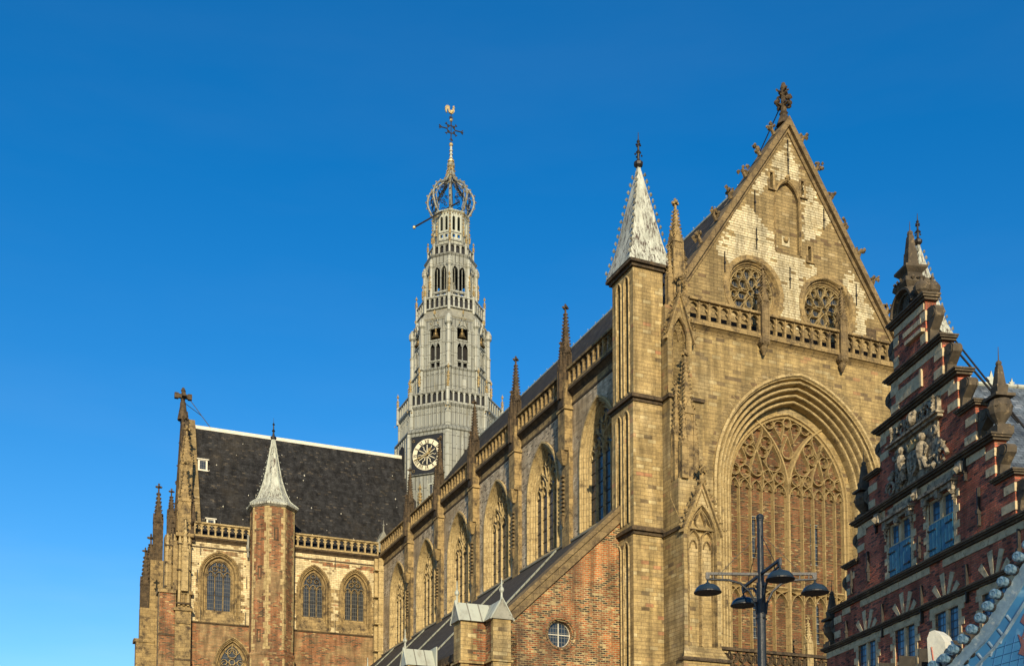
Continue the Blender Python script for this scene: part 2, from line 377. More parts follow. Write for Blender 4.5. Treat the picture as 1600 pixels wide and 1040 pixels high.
def sqspire(mb, c, prof, rot=math.pi / 4, n=4):       # prof in half widths (flat to flat)
    k = 1 / math.cos(math.pi / n)
    return lathe(mb, c, [(r * k, z) for r, z in prof], n, rot)

def pinnacle(mb, x, y, z0, w, zs, zt, crockets=9, finial=1.0, gablets=True):
    """square shaft from z0 to zs, crocketed spire to zt"""
    h = w / 2
    wbox(mb, x - h, x + h, y - h, y + h, z0, zs)
    for dx, dy in ((0, -1), (-1, 0), (1, 0), (0, 1)):
        F = (lambda a, z, d, dx=dx, dy=dy: (x + a * abs(dy) + dx * (h + d), y + a * abs(dx) + dy * (h + d), z))
        if gablets:
            slab(mb, F, [(-h * 1.05, zs - w * .1), (h * 1.05, zs - w * .1), (0, zs + w * 1.1)], -.1 * w, .09 * w)
            for s in (-1, 1): box(mb, F, s * h * .98 - .07 * w, s * h * .98 + .07 * w, z0, zs, -.05, .05 * w)
            bar(mb, F, arch(0, h * .62, zs - w * .75, zs - w * .05, 0, 4), .09 * w, 0, .06 * w)
    b = h * .86; top = zt - finial * w * 1.0
    sqspire(mb, (x, y), [(b, zs), (b * .93, zs + w * .3), (.10 * w, top)])
    for k in range(crockets):
        f = (k + .8) / (crockets + .3); zz = zs + (top - zs) * f; r = b * (1 - f) + .10 * w * f + .05 * w
        for sx in (-1, 1):
            for sy in (-1, 1): blob(mb, (x + sx * r, y + sy * r, zz), .105 * w + .02, 1.1)
    wbox(mb, x - .09 * w, x + .09 * w, y - .09 * w, y + .09 * w, top - .1, zt)
    q = .32 * w; zc = zt - .36 * w * finial
    wbox(mb, x - q, x + q, y - .1 * w, y + .1 * w, zc - .11 * w, zc + .11 * w)
    wbox(mb, x - .11 * w, x + .11 * w, y - q, y + q, zc - .10 * w, zc + .10 * w)
    for s in (-1, 1):
        blob(mb, (x + s * q, y, zc), .15 * w); blob(mb, (x, y + s * q, zc), .15 * w)
    blob(mb, (x, y, zt), .16 * w)
    return mb

def balustrade(mb, F, a0, a1, z0, h=1.2, pitch=.58, t=.2, d=0.0):
    n = max(1, round((a1 - a0) / pitch)); p = (a1 - a0) / n
    box(mb, F, a0, a1, z0 - .02, z0 + .14, d - .1, d + t + .06)
    box(mb, F, a0, a1, z0 + h - .13, z0 + h, d - .1, d + t + .1)
    zs, ztop = z0 + .14, z0 + h - .13
    for i in range(n):
        c = a0 + (i + .5) * p; w = p * .385
        slab(mb, F, [(c - p / 2, zs), (c + p / 2, zs), (c + p / 2, ztop), (c - p / 2, ztop)], d, d + t * .75,
             [opening(c, w, zs + .03, zs + h * .50, zs + h * .72, 0, 4)])
        box(mb, F, c - p / 2 - .04, c - p / 2 + .04, zs, ztop, d + t * .75, d + t)
        bar(mb, F, opening(c, w + .02, zs + .05, zs + h * .50, zs + h * .74, 0, 4), .04, d + t * .74, d + t * .95)
        for s in (-1, 1): slab(mb, F, [(c + s * w, zs + h * .40), (c + s * w * .45, zs + h * .50), (c + s * w, zs + h * .58)], d + .03, d + t * .6)
    box(mb, F, a1 - .06, a1 + .02, zs, ztop, d, d + t)
    return mb
def cornice(mb, F, a0, a1, z0, z1, out=.25, base=0.0):
    prof = [(z0, 0), (z0 + (z1 - z0) * .25, out * .25), (z0 + (z1 - z0) * .3, out * .2), (z0 + (z1 - z0) * .6, out * .75), (z0 + (z1 - z0) * .66, out * 1.0), (z0 + (z1 - z0) * .9, out * 1.0), (z1, out * .8), (z1, -.3)]
    rows = [[(a0, z, base + d), (a1, z, base + d)] for z, d in prof]
    loft(mb, F, rows)
    for a in (a0, a1): slab(mb, lambda x, z, d, a=a: F(a, z, x), [(base - .3, z0)] + [(base + d, z) for z, d in prof[:-1]] + [(base - .3, z1)], 0, .001, back=False)
    return mb
def traceried(F, ac, w, z0, zs, za, lights, d0, d1, bw=.1):
    """mullions, light heads and the figure in the head of a pointed window"""
    mb = MB(); p = 2 * w / lights
    bar(mb, F, opening(ac, w - bw * .3, z0, zs, za), bw * 1.5, d0, d1)
    zl = zs - p * .25
    for i in range(1, lights): bar(mb, F, [(ac - w + i * p, z0), (ac - w + i * p, zl + .12)], bw * (1.5 if lights == 4 and i == 2 else 1), d0, d1)
    for i in range(lights):
        c = ac - w + (i + .5) * p; bar(mb, F, arch(c, p / 2, zl, zl + p * .72, 0, 4), bw, d0, d1)
        for s in (-1, 1): bar(mb, F, [(c + s * p * .46, zl + p * .05), (c + s * p * .2, zl + p * .22), (c + s * p * .26, zl + p * .46)], bw * .6, d0, d1 * .6 + d0 * .4)
    hh = za - zl
    if lights == 3:
        for x, z, r in ((-.5, .46, .30), (.5, .46, .30), (0, .78, .34)): 
            bar(mb, F, circ(ac + x * p, zl + p * .3 + z * (hh - p * .3) * .92, r * p, 12), bw * .8, d0, d1, True)
            for k in range(4):
                an = math.pi / 4 + k * math.pi / 2; bar(mb, F, [(ac + x * p + r * p * math.cos(an), zl + p * .3 + z * (hh - p * .3) * .92 + r * p * math.sin(an)), (ac + x * p + r * p * .5 * math.cos(an), zl + p * .3 + z * (hh - p * .3) * .92 + r * p * .5 * math.sin(an))], bw * .6, d0, d1)
    elif lights == 4:
        for s in (-1, 1):
            bar(mb, F, arch(ac + s * w / 2, w / 2, zl + p * .1, zl + p * 1.75, 0, 6), bw, d0, d1)
            bar(mb, F, circ(ac + s * w / 2, zl + p * 1.02, p * .30, 10), bw * .8, d0, d1, True)
            bar(mb, F, drop((ac + s * p * .15, zl + hh * .42), (ac + s * p * .62, zl + hh * .62), p * .33, 8), bw * .8, d0, d1, True)
        bar(mb, F, circ(ac, zl + hh * .78, p * .34, 12), bw * .8, d0, d1, True)
        bar(mb, F, drop((ac, zl + hh * .35), (ac, zl + hh * .55), p * .25, 8), bw * .8, d0, d1, True)
    else:
        bar(mb, F, circ(ac, zl + hh * .6, p * .34, 12), bw * .8, d0, d1, True)
    return mb
def gothic_window(F, ac, w, z0, zs, za, parent, lights=3, tin=.5, depth=.7, mat='carved', out=.06, glassmat='glass', steps=3, sill=.35, barsz=.75, hood=True):
    """w, za: clear opening in the wall; mouldings step in by tin to the glass plane at -depth"""
    mb = MB(); prof = [(.22, 0), (.22, out + .06), (.10, out + .06), (.06, 0)] if hood else []
    s = tin / steps
    prof.append((0, out * .5)); d = 0
    for k in range(steps):
        t0 = -k * s; dd = depth / steps
        prof += [(t0 - s * .12, -k * dd - .5 * dd), (t0 - s * .45, -k * dd - .35 * dd), (t0 - s * .8, -k * dd - .40 * dd), (t0 - s, -(k + 1) * dd)]
    molding(mb, F, ac, w, z0, zs, za, prof)
    slab(mb, lambda x, z, d: F(ac - w - .2 + d, z, x), [(.10, z0 - .14), (.10, z0 - .02), (-depth, z0 + sill), (-depth, z0 - .14)], 0, 2 * w + .4)
    win = mb.build('window', mat, parent)
    wi = w - tin; h = za - zs; R = (w * w + h * h) / (2 * w); hi = math.sqrt(max(.01, (R - tin) ** 2 - (R - w) ** 2))
    tr = traceried(F, ac, wi, z0 + sill, zs, zs + hi, lights, -depth - .03, -depth + .14, .085 if lights == 4 else .10).build('tracery', mat, win)
    g = MB(); slab(g, F, opening(ac, wi + .02, z0 + sill - .1, zs, zs + hi), -depth - .06, -depth - .01, back=False); 
    z = z0 + sill + barsz
    g.build('glass', glassmat, win)
    ib = MB()
    while z < zs:
        box(ib, F, ac - wi, ac + wi, z, z + .035, -depth - .01, -depth + .03); z += barsz
    ib.build('glazing_bar', 'iron', win)
    return win

# ================================================================ ground
def ground():
    g = MB(); n = 24; L = 1500
    g.add([(-L, -L, 0), (L, -L, 0), (L, L, 0), (-L, L, 0)], [(0, 1, 2, 3)])
    m = masonry('square_paving', (.16, .115, .09), (.12, .09, .075), (.06, .05, .045), .22, .11, .01, odds=[((.10, .085, .08), .8, .9)], tone=.25)
    o = g.build('ground', m); tag(o, 'brick paved market square around the church', kind='structure')
ground()

# ================================================================ the church
CH = empty('church', (9.0074, 58.0, 0), math.atan2(1770, 4150))
tag(CH, 'huge tan stone gothic church with crocketed gable and slender lead-clad bell tower', 'church')
UC = 7.5
F0 = FF(0.0)

# --- main front
def facade():
    b = MB()
    hole = opening(7.53, 5.5, 12.0, 22.3, 28.7, 0, 12)
    slab(b, F0, [(-1.35, 0), (16.35, 0), (16.35, 30.1), (-1.35, 30.1)], -1.3, 0, [hole])
    # relieving voussoirs, a hair proud of the wall
    b.build('facade_wall', 'facade', CH)
    v = MB(); A = arch(7.53, 5.5, 22.3, 28.7, .26, 22); B = arch(7.53, 5.5, 22.3, 28.7, .72, 22); rr = random.Random(3)
    for i in range(len(A) - 1):
        if i % 22 == 21 and False: continue
        k = .06
        a0, a1, b1, b0 = A[i], A[i + 1], B[i + 1], B[i]
        def lerp(p, q, f): return (p[0] + (q[0] - p[0]) * f, p[1] + (q[1] - p[1]) * f)
        e = rr.uniform(.75, 1.05)
        slab(v, F0, [lerp(a0, a1, k), lerp(a0, a1, 1 - k), lerp(a1, lerp(b0, b1, 1 - k), e), lerp(a0, lerp(b0, b1, k), e)], -.02, .006)
    v.build('arch_voussoir', 'gable', CH)
    # deep arch
    mb = MB(); prof = [(.24, 0), (.24, .12), (.10, .14), (.04, .02)]; t = 0.0; d = 0.0
    for k in range(4):
        prof += [(t, d), (t - .02, d - .30), (t - .10, d - .34), (t - .13, d - .10), (t - .17, d - .01), (t - .22, d + .01), (t - .27, d - .03), (t - .29, d - .12), (t - .30, d - .22)]
        t -= .30; d -= .18
    prof += [(t, d - .45), (t - .02, d - .62)]
    molding(mb, F0, 7.53, 5.5, 12.0, 22.3, 28.7, prof, 14)
    mb.build('great_arch', 'carved_pale', CH)
    # brick ring between deep arch and tracery frame
    C2 = (7.42, 3.95, 12.0, 22.3, 26.95)
    r = MB(); o1 = opening(7.53, 5.5, 12.0, 22.3, 28.7, -1.2, 12); 
    slab(r, F0, o1, -1.32, -1.06, [opening(C2[0], C2[1] + .12, 12.0001 + .02, C2[3], C2[4] + .1, 0, 12)])
    r.build('arch_ring', 'facade', CH)
    # quoin blocks and brick patches in the left reveal
    q = MB(); z = 12.6; rr = random.Random(5)
    while z < 22:
        if rr.random() < .6: box(q, F0, 2.98 - rr.uniform(0, .25), 3.25, z, z + .28, -1.06, -1.03)
        z += .5
    q.build('reveal_brick', 'infill', CH)
    return C2
C2 = facade()

def great_window():
    ac, w, z0, zs, za = C2
    b = MB(); slab(b, F0, opening(ac, w + .1, 11.5, zs, za + .1, 0, 12), -1.7, -1.28,
        [[(5.01, 18.68), (5.34, 18.68), (5.34, 21.06), (5.01, 21.06)], [(9.04, 18.68), (9.56, 18.68), (9.56, 21.08), (9.04, 21.08)],
         [(5.08, 14.2), (5.36, 14.2), (5.36, 16.57), (5.08, 16.57)], [(9.16, 14.2), (9.56, 14.2), (9.56, 16.3), (9.36, 16.6), (9.16, 16.3)]])
    W = b.build('window', 'infill', CH, label='great pointed window, bricked up behind ten-light tracery')
    g = MB()
    for a0, a1, z0_, z1 in ((4.98, 5.37, 18.6, 21.1), (9.0, 9.6, 18.6, 21.1), (5.05, 5.4, 14.15, 16.6), (9.12, 9.6, 14.15, 16.65)):
        g2 = MB(); box(g2, F0, a0, a1, z0_, z1, -1.36, -1.33); g2.build('glass', 'glass_lattice', W)
        f = MB(); 
        for zz in (z0_ + .1, (z0_ + z1) / 2 - .03, z1 - .10): box(f, F0, a0 + .03, a1 - .04, zz, zz + .045, -1.33, -1.275)
        f.build('pane_frame', 'lead_dark', W)
    t = MB(); d0, d1 = -1.30, -1.05
    P = [3.49 + .03, 4.18, 4.93, 5.68, 6.44, 7.42]
    bw = .10
    def both(fn):
        fn(lambda p: p); fn(lambda p: (2 * ac - p[0], p[1]))
    # frame rolls
    prof = [(.14, -1.06), (.12, -.98), (.03, -.96), (.0, -1.06), (-.03, -1.10), (-.07, -1.02), (-.14, -1.04), (-.18, -1.28)]
    molding(t, F0, ac, w, 12.0, zs, za, prof, 14)
    # central mullion and big ribs
    bar(t, F0, [(ac, 12.2), (ac, 23.4)], .30, d0, d1 + .08)
    for s in (-1, 1):
        Rr = 4.68; pts = []
        for i in range(11):
            an = (i / 10) * rad(63); x = ac - Rr + Rr * math.cos(an) if s < 0 else ac + Rr - Rr * math.cos(an)
            pts.append((x, 22.45 + Rr * math.sin(an)))
        bar(t, F0, pts, .24, d0, d1 + .08)
    for m_ in (lambda p: p, lambda p: (2 * ac - p[0], p[1])):
        mp = lambda L: [m_(p) for p in L]
        for a in P[1:5]: bar(t, F0, mp([(a, 12.2), (a, 22.5)]), bw, d0, d1)
        edges = [3.55, 4.18, 4.93, 5.68, 6.44, 7.3]
        for i in range(5):
            c = (edges[i] + edges[i + 1]) / 2; wv = (edges[i + 1] - edges[i]) / 2
            bar(t, F0, mp(arch(c, wv, 22.35, 23.0, 0, 5)), bw * .85, d0, d1)
            for s in (-1, 1): bar(t, F0, mp([(c + s * wv * .9, 22.5), (c + s * wv * .42, 22.58), (c + s * wv * .5, 22.78)]), .05, d0, d1 - .07)
            # lower lights
            bar(t, F0, mp(arch(c, wv, 16.15, 16.85, 0, 5)), bw * .8, d0, d1)
            bar(t, F0, mp([(c, 16.85), (c + wv, 17.0)]), .06, d0, d1); bar(t, F0, mp([(c, 16.85), (c - wv, 17.0)]), .06, d0, d1)
        circles = [(4.75, 25.31, .40), (5.97, 25.2, .37), (4.93, 24.63, .31), (5.73, 24.66, .32), (3.87, 23.48, .33), (4.57, 23.42, .36), (6.10, 23.36, .34), (6.86, 23.36, .33), (6.20, 26.33, .30)]
        drops = [((4.12, 25.13), (4.16, 24.1), .48), ((5.34, 24.75), (5.34, 25.80), .40), ((5.34, 24.72), (5.34, 23.62), .37), ((6.44, 25.2), (6.45, 24.15), .50), ((7.02, 25.45), (6.87, 26.25), .33)]
        for x, z, r in circles:
            bar(t, F0, mp(circ(x, z, r, 14)), bw * .85, d0, d1, True)
            for k in range(3):
                an = math.pi / 2 + k * 2.094 + .5; c0 = (x + r * math.cos(an), z + r * math.sin(an)); c1 = (x + r * .45 * math.cos(an + .35), z + r * .45 * math.sin(an + .35))
                bar(t, F0, mp([c0, c1]), .05, d0, d1 - .07)
        for tp, c, r in drops:
            bar(t, F0, mp(drop(tp, c, r)), bw * .85, d0, d1, True)
            for k in range(2):
                an = math.atan2(c[1] - tp[1], c[0] - tp[0]) + (-1.3 if k else 1.3); c0 = (c[0] + r * math.cos(an), c[1] + r * math.sin(an)); c1 = (c[0] + r * .5 * math.cos(an + (.4 if k else -.4)), c[1] + r * .5 * math.sin(an + (.4 if k else -.4)))
                bar(t, F0, mp([c0, c1]), .05, d0, d1 - .07)
        # serpentine ribs joining the loops
        bar(t, F0, mp([(4.18, 22.5), (4.2, 22.9), (4.55, 23.1), (4.93, 22.6)]), .07, d0, d1 - .03)
        bar(t, F0, mp([(4.93, 22.5), (4.88, 23.2), (5.1, 24.2), (5.34, 24.75), (5.15, 25.2), (5.05, 25.8), (5.34, 26.25)]), bw * .8, d0, d1)
        bar(t, F0, mp([(5.68, 22.5), (5.82, 23.2), (5.6, 24.2), (5.34, 24.75), (5.62, 25.3)]), bw * .8, d0, d1)
        bar(t, F0, mp([(6.45, 22.5), (6.48, 23.05), (6.1, 23.75), (5.72, 24.2)]), bw * .7, d0, d1)
        bar(t, F0, mp([(3.62, 23.7), (3.78, 24.5), (4.12, 25.13)]), .08, d0, d1)
    for x, z, r in ((7.42, 26.55, .26),): bar(t, F0, circ(x, z, r, 12), .1, d0, d1, True)
    bar(t, F0, drop((7.42, 25.75), (7.42, 24.85), .36), .11, d0, d1, True)
    t.build('tracery', 'tracery', W)
    tr = MB(); cornice(tr, F0, 3.5, 11.34, 16.95, 17.25, .2, -1.28); tr.build('transom', 'carved', W)
    ib = MB()
    for z in (12.95, 13.9, 14.85, 15.8, 18.0, 18.95, 19.9, 20.85, 21.8): box(ib, F0, 3.6, 11.25, z, z + .022, -1.29, -1.24)
    ib.build('glazing_bar', 'tracery', W)
great_window()

def gable():
    v0 = .8; F = FF(v0); b = MB()
    roses = ((5.11, 33.58), (10.15, 33.55)); R0 = 1.68
    nic = opening(7.47, .80, 36.25, 39.2, 40.4, 0, 8)
    slits = [[(6.30, 39.8), (6.50, 39.8), (6.50, 40.7), (6.30, 40.7)], [(8.43, 39.8), (8.63, 39.8), (8.63, 40.7), (8.43, 40.7)], [(8.84, 36.1), (9.06, 36.1), (9.06, 36.95), (8.84, 36.95)]]
    slab(b, F, [(-1.3, 29.6), (16.3, 29.6), (16.3, 30.2), (7.5, 43.55), (-1.3, 30.2)], -.8, 0, [circ(x, z, R0, 32) for x, z in roses] + [nic] + slits)
    b.build('gable_wall', 'gable', CH)
    n = MB(); slab(n, F, opening(7.47, .82, 36.2, 39.2, 40.42, 0, 8), -.4, -.22); n.build('blind_niche', 'gable', CH)
    n = MB(); bar(n, F, opening(7.47, .86, 36.2, 39.2, 40.5, 0, 8), .16, -.02, .07); blob(n, F(7.47, 40.6, .08), .22, 1)
    for z, s in ((37.1, .10),): ball(n, F(7.45, z, -.16), .17, 8, 6); 
    n.build('niche_hood', 'carved', CH)
    m = MB(); box(m, F, 7.2, 7.72, 36.75, 37.3, -.22, -.19); blob(m, F(7.45, 37.05, -.15), .16, 1.1); blob(m, F(7.32, 37.2, -.14), .07); blob(m, F(7.58, 37.2, -.14), .07); m.build('carved_mask', 'pale', CH)
    s = MB()
    for h in slits:
        a0, z0 = h[0]; a1, z1 = h[2]
        slab(s, F, [(a0 - .12, z0 - .1), (a1 + .12, z0 - .1), (a1 + .12, z1 + .12), (a0 - .12, z1 + .12)], 0, .02, [h]); box(s, F, a0 - .15, a1 + .2, z0 - .16, z0 - .08, 0, .12)
    s.build('slit_surround', 'carved', CH)
    s = MB()
    for h in slits: a0, z0 = h[0]; a1, z1 = h[2]; box(s, F, a0 - .02, a1 + .02, z0, z1, -.5, -.45); 
    s.build('slit_void', 'opening', CH)
    s = MB()
    for h in slits: a0, z0 = h[0]; a1, z1 = h[2]; box(s, F, (a0 + a1) / 2 - .02, (a0 + a1) / 2 + .02, z0, z1, -.3, -.24)
    s.build('slit_bar', 'iron', CH)
    # the rose windows
    for (x, z) in roses:
        r = MB()
        for q in ((0.20, .0, .07), (.02, -.05, .02),): pass
        rows = []
        for t, d in ((.32, 0), (.30, .05), (.04, .06), (0, 0), (-.05, -.12), (-.10, -.10), (-.15, -.2), (-.22, -.24), (-.25, -.4)):
            rows.append([(a, zz, d) for a, zz in circ(x, z, R0 + t, 32)])
        loft(r, F, rows, True); W = r.build('window', 'carved', CH, label='round rose window in the gable')
        t = MB(); d0, d1 = -.46, -.26; ri = R0 - .27
        bar(t, F, circ(x, z, ri, 28), .09, d0, d1, True); bar(t, F, circ(x, z, .2, 10), .06, d0, d1, True)
        for k in range(6):
            an = k * math.pi / 3 + .2
            P = lambda r_, a_: (x + r_ * math.cos(an + a_), z + r_ * math.sin(an + a_))
            bar(t, F, drop(P(.22, 0), P(.66, .18), .25, 9), .055, d0, d1, True)
            bar(t, F, drop(P(.55, .75), P(1.1, .52), .24, 9), .055, d0, d1, True)
            bar(t, F, circ(*P(1.15, 0.02), .20, 9), .05, d0, d1, True)
            bar(t, F, [P(.85, .3), P(1.0, .25), P(ri, .25)], .05, d0, d1)
            bar(t, F, [P(.25, .5), P(.6, .62), P(.9, .9), P(ri, .82)], .05, d0, d1)
        t.build('tracery', 'carved_pale', W)
        g = MB(); slab(g, F, circ(x, z, ri + .05, 28), -.52, -.44, back=False); g.build('glass', 'glass', W)
    m = MB(); slab(m, F, [(-1.2, 29.6), (16.2, 29.6), (16.2, 30.2), (15.35, 31.5), (-.35, 31.5), (-1.2, 30.2)], 0, .05); m.build('base_shade_strip', 'dark', CH)  # added dark strip: shade behind the balustrade openings, put into the colour
    # pale stones laid in the brickwork, one block after another
    polys = [[(7.52,42.7),(6.57,41.55),(6.3,40.86),(6.71,40.76),(6.75,40.33),(7.56,40.67),(8.13,40.5),(8.45,41.1),(8.11,41.8),(7.6,42.75)],
        [(6.11,40.78),(5.35,39.99),(4.9,39.11),(5.39,39.14),(6.14,39.92)],
        [(4.6,38.44),(3.9,37.6),(3.41,36.81),(2.72,35.32),(3.48,34.81),(4.0,35.25),(5.0,35.3),(6.2,35.15),(6.69,34.6),(7.05,33.8),(7.18,33.22),(7.06,32.34),(6.9,31.9),(8.4,31.9),(8.2,33.0),(8.3,33.8),(8.63,34.6),(9.36,35.22),(9.31,35.9),(8.05,36.15),(7.23,36.1),(6.6,36.18),(6.5,37.02),(5.86,37.54),(4.89,38.51)],
        [(8.74,40.48),(8.52,39.37),(8.6,38.52),(8.64,37.14),(9.09,37.33),(9.94,38.13),(10.41,38.77),(10.07,39.57),(9.46,40.12),(9.05,40.55)],
        [(11.79,36.26),(11.2,35.43),(11.65,34.82),(12.17,34.4),(12.3,33.97),(12.2,33.05),(12.0,32.1),(12.77,32.2),(12.9,33.22),(13.41,33.76),(13.35,34.28),(12.86,34.5),(12.73,35.04),(12.2,35.64)]]
    rr = random.Random(11); rh = .145
    for poly in polys:
        p = MB()
        z = min(q[1] for q in poly)
        while z < max(q[1] for q in poly) - rh * .5:
            zc = z + rh / 2; xs = []
            for i in range(len(poly)):
                (x0, y0), (x1, y1) = poly[i], poly[(i + 1) % len(poly)]
                if (y0 <= zc) != (y1 <= zc): xs.append(x0 + (zc - y0) / (y1 - y0) * (x1 - x0))
            xs.sort()
            for i in range(0, len(xs) - 1, 2):
                x = xs[i] + rr.uniform(-.22, .12); xe = xs[i + 1] + rr.uniform(-.12, .22)
                while x < xe - .12:
                    L = rr.choice((.22, .34, .42, .5)) * rr.uniform(.85, 1.1); x1 = min(x + L, xe)
                    if rr.random() > .07:
                        e = rr.uniform(0, .012); box(p, F, x + .014, x1 - .014, z + .014, z + rh - .014, -.02, .008 + e)
                    x = x1
            z += rh
        p.build('pale_stonework', 'pale', CH)
    # copings, crockets and finial
    c = MB(); ln = math.hypot(8.8, 13.35)
    for s in (-1, 1):
        Fr = lambda a, z, d, s=s: (7.5 + s * a, v0 - d, z)
        A0, A1 = (9.05, 29.95), (0, 43.65); nx, nz = 13.7 / math.hypot(9.05, 13.7), 9.05 / math.hypot(9.05, 13.7)
        def off(p, o): return (p[0] + nx * o, p[1] + nz * o)
        slab(c, Fr, [off(A0, -.22), (0, 43.30), (0, 43.95), off(A0, .16)], -.9, .09)
        slab(c, Fr, [off(A0, -.02), (0, 43.62), (0, 44.15), off(A0, .28)], -.98, .30)
    c.build('gable_coping', 'coping', CH)
    for s in (-1, 1):
        for k in range(9):
            f = (k + .65) / 9.25; a = 9.05 * (1 - f); z = 29.95 + 13.7 * f
            nx, nz = .834, .551; cx_ = 7.5 + s * (a + nx * .38); cz = z + nz * .38; rr = random.Random(k * 2 + s)
            m = MB(); y = v0 - .05
            tube(m, [(cx_, y, cz - .05), (cx_ + s * .16, y, cz + .2), (cx_ + s * .2, y, cz + .36)], [.13, .1, .1], 6)
            for j in range(9): blob(m, (cx_ + s * (.1 + rr.uniform(-.18, .3)), y + rr.uniform(-.2, .2), cz + rr.uniform(.12, .55)), rr.uniform(.09, .15), 1, .3, rr)
            m.build('crocket', 'coping', CH)
    f = MB(); y = v0 + .25
    lathe(f, (7.5, y), [(.42, 43.9), (.30, 44.3), (.20, 44.5), (.26, 44.6), (.18, 44.7), (.16, 45.0), (.2, 45.1), (.15, 45.2), (.13, 46.0), (.19, 46.1), (.1, 46.4)], 8)
    rr = random.Random(4)
    for zc, R_, rb in ((45.1, .42, .17), (45.75, .3, .11)):
        for k in range(4):
            an = k * math.pi / 2; p_ = (7.5 + R_ * math.cos(an), y + R_ * math.sin(an), zc)
            tube(f, [(7.5, y, zc - .1), p_], [.1, .08], 6)
            for j in range(5): blob(f, (p_[0] + rr.uniform(-.1, .1), p_[1] + rr.uniform(-.1, .1), p_[2] + rr.uniform(-.05, .22)), rb * rr.uniform(.6, .9), 1, .3, rr)
    f.build('gable_finial', 'sooty', CH)
    r = MB(); tube(r, [(7.4, y, 45.2), (7.5, 4.6, 42.8)], .035, 5); tube(r, [(7.4, y, 44.7), (7.5, 1.9, 44.1)], .03, 5); r.build('stay_rod', 'iron', CH)
    for a, z1, z0 in ((7.53, 42.88, 40.61), (5.24, 39.35, 38.09), (5.32, 37.2, 35.98), (3.2, 35.39, 34.22), (7.54, 35.43, 34.18), (9.97, 39.4, 38.17), (12.2, 35.43, 34.14)):
        k = MB(); box(k, F, a - .022, a + .022, z0, z1, .02, .07); box(k, F, a - .05, a + .05, (z0 + z1) / 2 - .12, (z0 + z1) / 2, .02, .10); k.build('wall_anchor', 'iron', CH)
    k = MB(); box(k, F, 12.9, 13.6, 32.35, 32.95, 0, .05)
    k.build('hatch', 'sooty', CH)
gable()

def front_parapet():
    c = MB(); cornice(c, F0, .3, 16.0, 30.05, 30.5, .32); c.build('cornice', 'carved', CH)
    b = MB()
    for a0, a1 in ((.25, 4.75), (5.22, 10.03), (10.5, 15.4)): balustrade(b, F0, a0, a1, 30.5, 1.28, .605, .22, .02)
    b.build('balustrade', 'carved', CH)
    for a in (4.98, 10.27):
        p = MB(); pinnacle(p, a, -.22, 30.0, .44, 32.4, 34.45, 8)
        sqspire(p, (a, -.22), [(.03, 29.45), (.12, 29.6), (.2, 29.8), (.16, 29.9), (.3, 30.1), (.3, 30.35), (.26, 30.45)], math.pi / 8, 8)
        ball(p, (a, -.22, 29.5), .09)
        p.build('pinnacle', 'coping', CH)
    # low gallery at the foot of the great window
    F = FF(-1.0); b = MB(); z0 = 11.6
    box(b, F, .9, 13.8, z0 + 1.3, z0 + 1.46, -.12, .18); box(b, F, .9, 13.8, z0 - .6, z0 + .05, -.12, .2)
    n = 24; p = 12.8 / n
    for i in range(n):
        a = .95 + (i + .5) * p
        bar(b, F, circ(a, z0 + .95, p * .40, 10), .08, -.05, .08, True); bar(b, F, circ(a, z0 + .4, p * .40, 10), .08, -.05, .08, True)
        for s in (-1, 1): bar(b, F, [(a + s * p * .5, z0 + .05), (a, z0 + .68), (a + s * p * .5, z0 + 1.3)], .07, -.05, .06)
        for s in range(4):
            an = s * math.pi / 2 + .8
            for zc in (.95, .4): bar(b, F, [(a + p * .4 * math.cos(an), z0 + zc + p * .4 * math.sin(an)), (a + p * .15 * math.cos(an), z0 + zc + p * .15 * math.sin(an))], .05, -.03, .05)
    b.build('gallery_balustrade', 'sooty', CH)
    p = MB(); pinnacle(p, 7.04, -.95, 11.5, .34, 13.7, 15.15, 7); p.build('pinnacle', 'carved_pale', CH)
    # the roofed porch below
    w = MB(); slab(w, F0, [(.9, 0), (13.8, 0), (13.8, 11.55), (.9, 11.55)], -.2, 1.0); w.build('porch_wall', 'facade', CH)
front_parapet()

